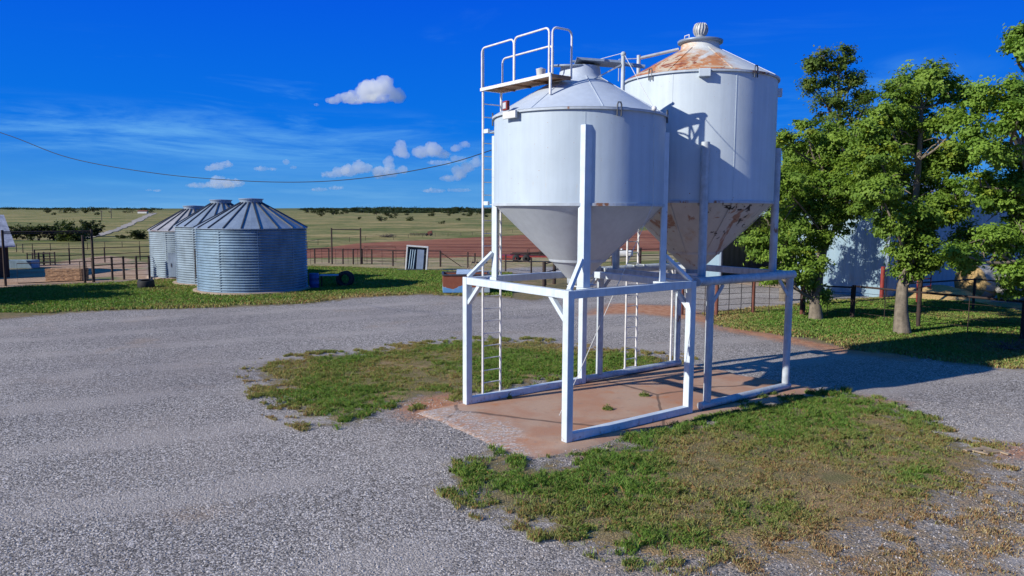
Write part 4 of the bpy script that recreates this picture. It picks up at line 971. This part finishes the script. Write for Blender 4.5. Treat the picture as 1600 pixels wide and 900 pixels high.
l3 = [(1608, 75, 24), (1596, 55, 14), (1560, 140, 32), (1532, 155, 20), (1590, 190, 44), (1520, 200, 24), (1548, 235, 36), (1600, 260, 46), (1530, 290, 30), (1572, 320, 42), (1630, 330, 60), (1540, 375, 32), (1590, 400, 42), (1510, 405, 20), (1592, 428, 24), (1600, 445, 28), (1680, 250, 90), (1660, 150, 55), (1495, 395, 14), (1700, 380, 60)]
tree('shade_tree', 'bright green tree leaning in at the right edge with hanging branches', (T3[0], T3[1], 0), lobes_px(l3, Y3, 8), [(T3[0], T3[1], -.1), at(1655, 470, Y3), at(1640, 400, Y3), at(1625, 320, Y3), at(1600, 240, Y3), at(1610, 120, Y3)], .36, seed=31, group='leafy trees by the shed', cols=((.10, .195, .024), (.25, .385, .055)))
Y4 = 37.; T4 = at(1300, 480, Y4); T4[2] = 0
l4 = [(1285, 92, 18), (1318, 88, 18), (1268, 100, 12), (1300, 120, 26), (1330, 125, 16), (1265, 132, 12), (1320, 160, 30), (1350, 150, 14), (1292, 165, 22), (1345, 180, 22), (1310, 200, 34), (1290, 240, 36), (1340, 235, 34), (1300, 290, 40)]
tree('shade_tree', 'darker sparse tree rising tallest behind the first tree, near the rusty tank', (T4[0], T4[1], 0), lobes_px(l4, Y4, 9), [(T4[0]-.75, T4[1], -.1), at(1279, 430, Y4), at(1290, 320, Y4), at(1312, 200, Y4), at(1310, 110, Y4)], .26, dens=30, per=60, cr=.3, seed=41, group='leafy trees by the shed', cols=((.07, .125, .02), (.15, .215, .035)))
Y5 = 39.; T5 = at(1225, 470, Y5); T5[2] = 0
l5 = [(1222, 225, 20), (1235, 260, 30), (1215, 300, 34), (1200, 345, 34), (1240, 330, 36), (1180, 370, 26), (1215, 380, 30)]
tree('shade_tree', 'low dark tree half hidden right behind the rusty tank by the doorway', (T5[0], T5[1], 0), lobes_px(l5, Y5, 10), [(T5[0], T5[1], -.1), at(1224, 400, Y5), at(1222, 330, Y5), at(1225, 260, Y5)], .22, dens=50, per=70, seed=51, group='leafy trees by the shed', cols=((.045, .08, .014), (.09, .125, .024)))
# trees beyond the left picture edge, whose shade falls on the lawn
for k, (x, y, h_) in enumerate(((-31.0, 34.8, 5.4), (-33.5, 38.2, 6.2), (-35.8, 36.0, 6.0))):
    lb = [(x+dx, y+dy, h_*f, 1.7) for dx, dy, f in ((0, 0, .8), (1.5, .4, .62), (-1.5, -.3, .62), (.3, 1.3, .66), (-.3, -1.3, .6), (0, 0, .5), (1.2, -1, .5), (-1.4, 1.1, .5))]
    tree('yard_tree', ['yard tree left of the view nearest the camera', 'yard tree left of the view farthest left', 'yard tree left of the view closest to the pen'][k], (x, y, 0), lb, [(x, y, -.1), (x, y, h_*.35), (x+.1, y, h_*.8)], .2, dens=24, per=40, cr=.5, leaf=.26, seed=60+k, group='trees off the left edge')

# far trees and shrubs
def bush(name, label, base, w, h_, seed, group, dark=(.022, .036, .012), light=(.055, .075, .022), n=3800, leaf=None, cat='tree', trunk=True):
    r_ = np.random.default_rng(seed); lb = []
    for k in range(7): lb.append((base[0]+r_.normal()*w*.22, base[1]+r_.normal()*w*.15, base[2]+h_*(.14+.52*r_.random()), h_*.33))
    C, cid, k = crown_points([(a-base[0], b_-base[1], c_-base[2], d) for a, b_, c_, d in lb], 30/(h_*.33)**2, n//210, h_*.12, seed)
    C[:, 2] = np.maximum(C[:, 2], .05)
    tone = r_.random(k)[cid]; cl = np.array(dark)+(np.array(light)-np.array(dark))*tone[:, None]
    t = thing(name, label, cat, tuple(base), 0, group)
    V_, F_, c_ = leaves(C, leaf or h_*.09, cl, .7, .4, seed); npmesh('crown', V_, F_, m_leaf, t, c_)
    s_ = MB(); hh = h_*.55
    for k in range(3): s_.tube([(0, 0, -.3), (r_.normal()*w*.06, 0, hh*.5), (r_.normal()*w*.2, r_.normal()*w*.1, hh)], [h_*.035, h_*.025, h_*.01], 6)
    s_.build('trunk', m_barkd, t); return t
for k, (px, py, wp, hp_, lab, c2_) in enumerate((
    (26, 374, 30, 24, 'low dark tree right beside the barn roof', 0), (60, 376, 34, 28, 'dark bushy tree second from the barn roof', 0), (84, 376, 26, 26, 'dark tree filling the middle of the left clump', 0),
    (108, 377, 42, 40, 'greener spreading tree with pale bare branches in the left clump', 1), (140, 370, 22, 32, 'darkest rounded tree at the right end of the left clump', 0), (126, 374, 18, 24, 'small dark tree wedged between the spreading tree and the rounded one', 0),
    (190, 373, 18, 10, 'low scrub beside the road left of the rearmost bin', 0), (214, 374, 24, 22, 'dark bush against the left wall of the rearmost bin', 0), (-30, 376, 50, 34, 'dark tree at the left behind the barn', 0))):
    p = hit(px, py); sc = p[1]/F
    bush('pasture_tree', lab, p, wp*sc, hp_*sc, 100+k, 'trees in the left pasture', *(((.022, .036, .012), (.055, .075, .022)) if not c2_ else ((.04, .065, .016), (.085, .115, .03))))
# farmstead on the ridge
for k, (px, py, w, lab) in enumerate(((207, 333, 11, 'left dark tree by the distant farmstead'), (196, 333, 8, 'leftmost dark tree by the distant farmstead'), (236, 334, 9, 'right dark tree by the distant farmstead above the road'), (172, 333, 5, 'small lone tree on the ridge left of the farmstead'), (114, 331, 6, 'small dark tree on the ridge above the left pasture'), (76, 332, 8, 'low trees on the ridge at far left'))):
    p = hit(px, py); sc = p[1]/F; bush('ridge_tree', lab, p, w*1.4*sc, w*.75*sc, 140+k, 'trees on the ridge', n=1000)
p = hit(222, 333.5); sc = p[1]/F; t = thing('farm_shed', 'tiny distant farm building on the ridge at the top of the road', 'shed', tuple(p), 0)
MB().span((-7*sc, 0, 0), (7*sc, 6*sc, 3*sc)).build('wall', m_tinw, t); MB().add([(-7.5*sc, -.5*sc, 3*sc), (7.5*sc, -.5*sc, 3*sc), (7.5*sc, 3*sc, 5*sc), (-7.5*sc, 3*sc, 5*sc), (7.5*sc, 6.5*sc, 3*sc), (-7.5*sc, 6.5*sc, 3*sc)], [(0, 1, 2, 3), (3, 2, 4, 5), (0, 3, 5), (1, 4, 2), (0, 5, 4, 1)]).build('roof', m_rpipe, t)
for k, (px, py) in enumerate(((159, 345), (174, 341))):
    p = hit(px, py); sc = p[1]/F; t = thing('utility_pole', ['taller wooden utility pole in the far left pasture', 'utility pole nearer the road in the far left pasture'][k], 'utility pole', tuple(p), 0, 'distant utility poles')
    MB().tube([(0, 0, -1), (0, 0, 16*sc)], .55*sc, 6).build('pole', m_barkd, t); MB().span((-2.5*sc, -.1, 14*sc), (2.5*sc, .1, 14.8*sc)).build('crossarm', m_barkd, t)
# scattered mesquite on the far slope
sp = np.random.default_rng(77); k = 0; proto = []
for i in range(4): proto.append(bush('mesquite_bush', 'dark mesquite bush dotted on the far pasture slope', np.array([0, 0, 0.]), 5., 3.2, 200+i, 'mesquite bushes on the far slope', n=700, leaf=.5, cat='bush'))
placed = []
for px, py in [(760, 339), (596, 346), (503, 338), (612, 341), (702, 337), (716, 345), (560, 343), (690, 350), (640, 345)]+[(480+sp.random()*290, 330+sp.random()**1.6*8) for _ in range(46)]+[(60+sp.random()*200, 331+sp.random()*5) for _ in range(8)]:
    p = hit(px, py)
    if k < 4: o = proto[k]
    else:
        s_ = proto[k % 4]; o = s_.copy(); COL.objects.link(o)
        for ch in s_.children: c_ = ch.copy(); COL.objects.link(c_); c_.parent = o
    o.location = p; o.scale = [max(.5, p[1]/500*(.6+.7*sp.random()))]*3; o.rotation_euler.z = sp.random()*6; k += 1
# wood along the horizon: one uncountable mass
C = []; cc = []
for i in range(760):
    px = 470+sp.random()*620 if i < 640 else sp.random()*250
    py = (324.5 if i % 3 else 327)+sp.random()*(5 if i < 640 else 2.0)
    if px < 250: py = 329+sp.random()*1.5
    D = (1150 if px > 540 else 1900)+1900*sp.random()**1.3; p = at(px, 326, D); z = float(hgt(p[0], D)); s_ = (2.2+3.8*sp.random())*D/1500
    if 555 < px < 650: s_ *= 1.6
    elif px >= 650: s_ *= 1.1
    elif px > 250: s_ *= .7
    q = sp.normal(size=(60, 3))*np.array([1.6, 1, .42])*s_*.55; q[:, 2] = np.abs(q[:, 2]); C.append(q+np.array([p[0], D, z])); cc.append(np.repeat((np.array([.016, .030, .014])+np.array([.03, .04, .012])*sp.random())[None], 60, 0))
V_, F_, c_ = leaves(np.concatenate(C), 3.6, np.concatenate(cc), .8, .3, 5); tag(npmesh('distant_woods', V_, F_, m_leaf, None, c_), kind='stuff')
# dead brush heap beyond the plough
q = hit(605, 371); s_ = MB()
for i in range(90):
    a = sp.normal(size=3)*np.array([1.3, .6, .35]); a[2] = abs(a[2]); d = sp.normal(size=3)*.8; d[2] = abs(d[2])*.6; s_.tube([a, a+d], [.06, .02], 4)
o = s_.build('brush_pile', m_barkd); o.location = q; tag(o, 'tangled dead brush heap on the far side of the ploughed field', 'brush pile')
q = gnd(1588, 548); s_ = MB()
for i in range(160):
    a = sp.normal(size=3)*np.array([.5, .35, .12]); a[2] = abs(a[2]); d = sp.normal(size=3)*.3; d[2] = abs(d[2])*.5; s_.tube([a, a+d], [.012, .005], 4)
o = s_.build('brush_pile', m_barkd); o.location = (q[0], q[1], 0); tag(o, 'small heap of grey cut branches on shaded grass at right edge', 'brush pile')
q = gnd(1552, 708); s_ = MB()
for i in range(6): a = sp.normal(size=3)*np.array([.18, .12, .02]); a[2] = .03+abs(a[2]); s_.box(a, (.32, .05+.04*sp.random(), .025), sp.random()*3)
o = s_.build('broken_wood', m_wood); o.location = (q[0], q[1], 0); tag(o, 'broken sun-bleached wood pieces on the gravel at right', 'wood scraps')

# ------------------------------------------------------------------ grass blades (uncountable)
def blades(n_try, bbox, keep, hfun, cfun, seed, wid=.0055, zoff=0.):
    r_ = np.random.default_rng(seed); x = bbox[0]+(bbox[1]-bbox[0])*r_.random(n_try); y = bbox[2]+(bbox[3]-bbox[2])*r_.random(n_try)
    k_ = keep(x, y, r_.random(n_try)); x, y = x[k_], y[k_]; n = len(x)
    hh = hfun(x, y)*(.45+1.0*r_.random(n)); an = r_.random(n)*6.283; ln = hh*(.25+.75*r_.random(n)); la = r_.random(n)*6.283
    base = np.c_[x, y, np.zeros(n)+zoff]; wd = (wid*(.6+.8*r_.random(n)))[:, None]
    sv = np.c_[np.cos(an), np.sin(an), np.zeros(n)]*wd; lean = np.c_[np.cos(la)*ln, np.sin(la)*ln, np.zeros(n)]
    mid = base+lean*.35+np.c_[np.zeros(n), np.zeros(n), hh*.62]; tipv = base+lean+np.c_[np.zeros(n), np.zeros(n), hh*(.95-.25*r_.random(n))]
    V_ = np.stack([base-sv, base+sv, mid+sv*.7, tipv, mid-sv*.7], 1).reshape(-1, 3); F_ = np.arange(5*n).reshape(-1, 5)
    return V_, F_, np.repeat(cfun(x, y, r_), 5, axis=0)
lush = np.array([.13, .245, .036]); olive = np.array([.285, .29, .09]); straw = np.array([.42, .31, .17]); brown = np.array([.34, .19, .085])
padpoly = np.array(PAD)
def dryness(x, y):
    a, b_ = (np.c_[x, y]-P0) @ U, (np.c_[x, y]-P0) @ Vv
    near_pad = np.clip(np.maximum(-b_-.3, 0)/2.6, 0, 1)       # lush along the pad edge, drier away from it
    d = near_pad*.45+(fbm(x, y, .55, 4)-.5)*1.9-.10
    d = d+np.where(b_ > 3.6, .22+.25*np.clip(1-sdf(grass_left, x, y)/.8, 0, 1), 0)
    d = d+np.clip(sdf(fringe_right, x, y)*.5+.25, 0, .65)
    return np.clip(d, 0, 1)
def mixcol(d, r_, n):
    t1 = np.clip(d*2.1+r_.normal(size=n)*.34, 0, 1)[:, None]; t2 = np.clip(d*1.9-.95+r_.normal(size=n)*.38, 0, 1)[:, None]
    c_ = lush+(olive-lush)*t1; c_ = c_*(1-t2)+straw*t2; br_ = (r_.random(n) < .06+.38*d)[:, None]
    c_ = np.where(br_, brown, c_); return c_*(.75+.5*r_.random(n))[:, None]
def b_side(x, y): return ((np.c_[x, y]-P0) @ Vv > 3.9) | (sdf(grass_right, x, y) > -.5)
def keep_near(x, y, u_):
    s_ = np.maximum(sdf(grass_left, x, y), sdf(grass_right, x, y)); fr = sdf(fringe_right, x, y)
    nn = fbm(x, y, .9, 4)-.5; n2 = fbm(x+31, y+7, 2.6, 3)-.5; n3 = fbm(x-11, y+3, 6.5, 2)-.5; d = dryness(x, y)
    clump = np.clip(.62+n3*3.4-.75*d+n2*1.2, .10, 1)
    p = np.clip((s_+nn*1.7+n2*1.2+.15)/.5, 0, 1)*clump
    pf = np.clip((n2*1.7+nn*1.3+n3*.8-.04)/.20, 0, .8)*(fr > -.25)
    p = np.maximum(p, np.clip((n2*1.8+n3*1.1-.16)/.2, 0, .6)*(s_ > -.9)*(b_side(x, y)))
    p = np.maximum(p, pf*.42*clump**.5); p = np.where((sdf(PAD, x, y) > .12), 0, p)
    return u_ < p
def h_near(x, y):
    d = dryness(x, y); return (.095-.055*d)*(.30+1.4*fbm(x, y, 2.3, 3))
gl = np.concatenate([np.array(grass_left), np.array(grass_right), np.array(fringe_right)]); bb = (gl[:, 0].min()-1, min(gl[:, 0].max()+1, 16), 4.5, gl[:, 1].max()+1)
V_, F_, c_ = blades(2900000, bb, keep_near, h_near, lambda x, y, r_: mixcol(dryness(x, y), r_, len(x)), 3)
print('near blades', len(F_))
tag(npmesh('grass', V_, F_, m_blade, None, c_), kind='stuff')
def keep_lawn(x, y, u_):
    s_ = np.maximum(sdf(grass_trees, x, y), sdf(grass_back, x, y)); nn = fbm(x, y, .6, 4)-.5
    vis = np.abs(x) < y*.72+2
    return (u_ < np.clip((s_+nn*1.6)/.6, 0, 1)*np.where(nn < -.16, .35, 1)) & vis
def c_lawn(x, y, r_):
    n = len(x); d = np.clip((fbm(x, y, .3, 4)-.5)*1.6+.08, 0, 1); e = np.maximum(sdf(grass_trees, x, y), sdf(grass_back, x, y)); d = np.clip(d+.5*np.clip(1-e/1.6, 0, 1), 0, 1)
    return mixcol(d*.8, r_, n)
V1, F1_, c1_ = blades(420000, (-30, 0, 33, 64), keep_lawn, lambda x, y: .11+0*x, c_lawn, 4, .022)
V2, F2_, c2_ = blades(260000, (7, 24, 22, 42), keep_lawn, lambda x, y: .10+0*x, c_lawn, 5, .022)
print('lawn blades', len(F1_), len(F2_))
tag(npmesh('lawn_grass', np.concatenate([V1, V2]), np.concatenate([F1_, F2_+len(V1)]), m_blade, None, np.concatenate([c1_, c2_])), kind='stuff')
# pad weeds
wr = np.random.default_rng(90); Wc = [(2.45, 1.35, .13), (4.1, 1.75, .14), (5.6, .02, .22), (6.4, -.02, .2), (1.2, 3.5, .06), (6.9, .0, .16)]; Vs = []; Fs = []; Cs = []; n0 = 0
for a, b_, r_ in Wc:
    n = 260; an = wr.random(n)*6.283; rr = r_*np.sqrt(wr.random(n)); xy = loc(a, b_)+np.c_[np.cos(an)*rr, np.sin(an)*rr*.8]
    hh = (.05+.14*wr.random(n))*(1.2-rr/r_); V_, F_, c_ = leaves(np.c_[xy, .05+hh*wr.random(n)], .05, np.array([.13, .19, .04])+np.array([.10, .10, .03])*wr.random(n)[:, None], .3, .1, 9)
    Vs.append(V_); Fs.append(F_+n0); Cs.append(c_); n0 += len(V_)
tag(npmesh('pad_weeds', np.concatenate(Vs), np.concatenate(Fs), m_leaf, None, np.concatenate(Cs)), kind='stuff')
# loose stones standing proud of the gravel near the camera
sr = np.random.default_rng(17); n = 42000; x = -9+sr.random(n)*21; y = 5+sr.random(n)**1.3*13
k_ = (np.abs(x) < y*.75+1) & (np.maximum(sdf(grass_right, x, y), sdf(PAD, x, y)) < .1+.3*sr.normal(size=n)) ; x, y = x[k_], y[k_]; n = len(x)
tet = np.array([(1, 0, -.3), (-.5, .87, -.3), (-.5, -.87, -.3), (0.1, 0, .8), (.6, .6, .35)]); tf = np.array([(0, 1, 4), (0, 4, 3), (4, 1, 3), (1, 2, 3), (2, 0, 3)])
sc_s = (.008+.014*sr.random(n)**2)[:, None, None]; an = sr.random(n)*6.283; rot = np.stack([np.stack([np.cos(an), -np.sin(an), 0*an], 1), np.stack([np.sin(an), np.cos(an), 0*an], 1), np.stack([0*an, 0*an, .8+0*an], 1)], 1)
V_ = np.einsum('nij,kj->nki', rot, tet)*sc_s*(.7+.6*sr.random((n, 5, 3)))+np.stack([x, y, np.full(n, .004)], 1)[:, None]
zg = (fbm(x, y, .35, 3)-.5)*.05; V_[:, :, 2] += zg[:, None]
F_ = (np.arange(n)[:, None, None]*5+tf[None]).reshape(-1, 3); cs_ = np.repeat(np.array([.44, .40, .375])*(.45+.9*sr.random(n))[:, None], 5, axis=0)
m_st, nt, b = mat('limestone_chip'); setp(nt, b, color=nt.add('ShaderNodeAttribute', attribute_name='Col').outputs['Color'], rough=.9, spec=.2)
tag(npmesh('gravel_stones', V_.reshape(-1, 3), F_, m_st, None, cs_), kind='stuff')

# ------------------------------------------------------------------ clouds: real volumes lit by the sun
mcv = bpy.data.materials.new('cloud_vapour'); mcv.use_nodes = True; nt = NT(mcv.node_tree)
nt.n.remove(nt.n['Principled BSDF'])
pv = nt.add('ShaderNodeVolumePrincipled', {'Color': (.98, .98, .98), 'Density': .028, 'Anisotropy': .2}); nt.l.new(pv.outputs[0], nt.n['Material Output'].inputs['Volume'])
mcs = mcv.copy(); mcs.name = 'thin_cloud_vapour'; mcs.node_tree.nodes['Principled Volume'].inputs['Density'].default_value = .019
def cloud(label, lob, D, seed):
    if seed > 1: cx = np.mean([q[0] for q in lob]); cy = np.mean([q[1] for q in lob]); lob = [(cx+(a-cx)*1.12, cy+(b_-cy)*1.1, c_*1.25, d*1.3) for a, b_, c_, d in lob]
    r_ = np.random.default_rng(seed); c = np.mean([at(px, py, D) for px, py, *_ in lob], axis=0); s_ = MB(); k = D/F
    for px, py, rx, ry in lob:
        p = at(px, py, D)-c; p[1] += r_.normal()*rx*k*.3
        for j in range(9):
            q = r_.normal(size=3); q /= np.linalg.norm(q); q[2] = q[2] if q[2] > -.3 else q[2]*.3; rr = ry*k*(.30+.35*r_.random())
            s_.sphere(p+q*np.array([rx, rx*.7, ry])*k*.62, rr, 14, 9)
        s_.sphere(p, min(rx, ry)*k*.8, 16, 10, (max(1, rx/ry*.9), 1, 1))
    o = s_.build('cloud', mcv if seed == 1 else mcs); o.location = c
    md = o.modifiers.new('remesh', 'REMESH'); md.mode = 'VOXEL'; md.voxel_size = max(l_[3] for l_ in lob)*k/9
    tx = bpy.data.textures.new('billow', 'CLOUDS'); tx.noise_scale = max(l_[3] for l_ in lob)*k*.35; tx.noise_depth = 4
    dm = o.modifiers.new('billow', 'DISPLACE'); dm.texture = tx; dm.strength = max(l_[3] for l_ in lob)*k*(.36 if seed == 1 else .6); dm.texture_coords = 'LOCAL'
    return tag(o, label, 'cloud', 'cumulus clouds')
D = 2600
cloud('largest bright cumulus cloud standing alone high in the blue sky', [(575, 141, 26, 18), (600, 138, 18, 18), (545, 152, 24, 11), (522, 157, 14, 8), (622, 151, 18, 12), (590, 156, 34, 9), (560, 158, 30, 7)], D, 1)
cloud('small puffy cloud just above the wire, left of centre', [(340, 260, 14, 6), (352, 257, 10, 5), (330, 263, 10, 4)], D, 2)
cloud('long flat cloud resting on the wire above the bins', [(335, 287, 26, 7), (310, 289, 24, 4), (360, 286, 22, 6), (338, 281, 12, 6)], D, 3)
cloud('low broken cumulus bank left of the tank ladder', [(545, 268, 20, 8), (565, 263, 14, 9), (525, 272, 20, 5), (590, 268, 14, 8), (603, 258, 5, 9)], D, 4)
cloud('white heap cloud above the cumulus bank, right one of the pair', [(660, 238, 14, 9), (676, 236, 14, 10), (688, 240, 12, 7)], D, 5)
cloud('narrow upright cloud beside the white heap cloud', [(625, 235, 8, 11), (632, 242, 9, 6)], D, 6)
cloud('leaning cloud right beside the tank ladder', [(720, 270, 12, 9), (730, 262, 8, 9), (705, 277, 20, 5), (742, 256, 6, 8)], D, 7)
cloud('thin cloud strip low behind the wire near the ladder', [(690, 255, 22, 4), (715, 250, 14, 5)], D, 8)
cloud('tiny flat cloud between the two left clouds and the bank', [(410, 264, 14, 3.5), (425, 264, 8, 2.5)], D, 9)
cloud('tiny round cloud pair in mid sky over the bins', [(449, 254, 6, 4), (458, 261, 6, 2.5)], D, 10)
cloud('low pale cloud strip by the horizon near the tank', [(680, 298, 22, 3.5), (715, 297, 22, 3)], D, 11)

cloud('faint flat cloud streak low over the horizon right of the bins', [(500, 296, 16, 3), (525, 294, 14, 3)], D, 12)
cloud('second low heap behind the cumulus bank, nearest the ladder', [(610, 270, 12, 7), (628, 266, 9, 6), (595, 275, 14, 4)], D, 13)
cloud('ragged small cloud right of the white heap cloud', [(712, 232, 10, 5), (724, 226, 8, 5), (700, 240, 8, 3)], D, 14)
cloud('tiny round puff left of the largest cumulus cloud', [(495, 164, 4, 2.2)], D, 15)
cloud('dim flat cloud left of the long flat cloud', [(245, 298, 8, 2), (232, 297, 6, 1.6)], D, 16)

# ------------------------------------------------------------------ sky and sun
EL = R(27.5); sx, sy = -.883, -.469
w = bpy.data.worlds.new('World'); S.world = w; w.use_nodes = True; nt = NT(w.node_tree); bg = nt.n['Background']
sk = nt.add('ShaderNodeTexSky', sky_type='NISHITA'); sk.sun_disc = False; sk.sun_elevation = EL; sk.sun_rotation = math.atan2(sx, sy) % (2*math.pi); sk.altitude = 300; sk.dust_density = .4; sk.ozone_density = 2.
g = nt.add('ShaderNodeTexCoord').outputs['Generated']; z = nt.add('ShaderNodeSeparateXYZ', {'Vector': g})
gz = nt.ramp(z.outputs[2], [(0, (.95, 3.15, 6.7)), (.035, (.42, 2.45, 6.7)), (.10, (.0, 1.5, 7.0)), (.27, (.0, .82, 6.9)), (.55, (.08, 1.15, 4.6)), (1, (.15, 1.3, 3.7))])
vv = nt.mapv(g, (1.6, 1.6, 13), (0, R(4), 0)); ci = nt.noise(vv, 1.7, 6, .62, .7); ci2 = nt.noise(nt.mapv(g, (1, 1, 3)), 2.3, 3)
band = nt.math('MULTIPLY', nt.step(z.outputs[2], .015, .045), nt.step(z.outputs[2], .09, .24, 1, .12))
cf = nt.math('MULTIPLY', nt.math('MULTIPLY', nt.step(ci, .50, .74), nt.step(ci2, .40, .60)), band)
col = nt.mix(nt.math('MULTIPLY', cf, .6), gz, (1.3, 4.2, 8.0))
# broad veil of thin cirrus low in the sky and a few combed wisps above it
vl = nt.noise(nt.mapv(g, (1.1, 1.1, 9), (R(2), R(-2), 0), (.3, .1, 0)), 3.1, 7, .66, .5)
vb = nt.math('MULTIPLY', nt.step(z.outputs[2], .035, .075), nt.step(z.outputs[2], .09, .135, 1, 0))
col = nt.mix(nt.math('MULTIPLY', nt.math('MULTIPLY', nt.step(vl, .40, .72), vb), .75), col, (1.5, 4.3, 8.0))
lw = nt.math('MULTIPLY', nt.step(nt.noise(nt.mapv(g, (1.5, 1.5, 16)), 2.6, 6, .65), .45, .68), nt.step(z.outputs[2], .0, .07, 1, 0))
col = nt.mix(nt.math('MULTIPLY', lw, .45), col, (1.7, 4.2, 7.4))
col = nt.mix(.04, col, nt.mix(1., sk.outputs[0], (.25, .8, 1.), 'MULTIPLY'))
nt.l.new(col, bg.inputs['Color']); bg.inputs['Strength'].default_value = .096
sun = bpy.data.lights.new('sun', 'SUN'); sun.energy = 4.9; sun.angle = R(.5); sun.color = (1, .96, .86)
so = bpy.data.objects.new('sun', sun); COL.objects.link(so)
so.rotation_euler = Vector((-sx*math.cos(EL), -sy*math.cos(EL), -math.sin(EL))).to_track_quat('-Z', 'Y').to_euler()
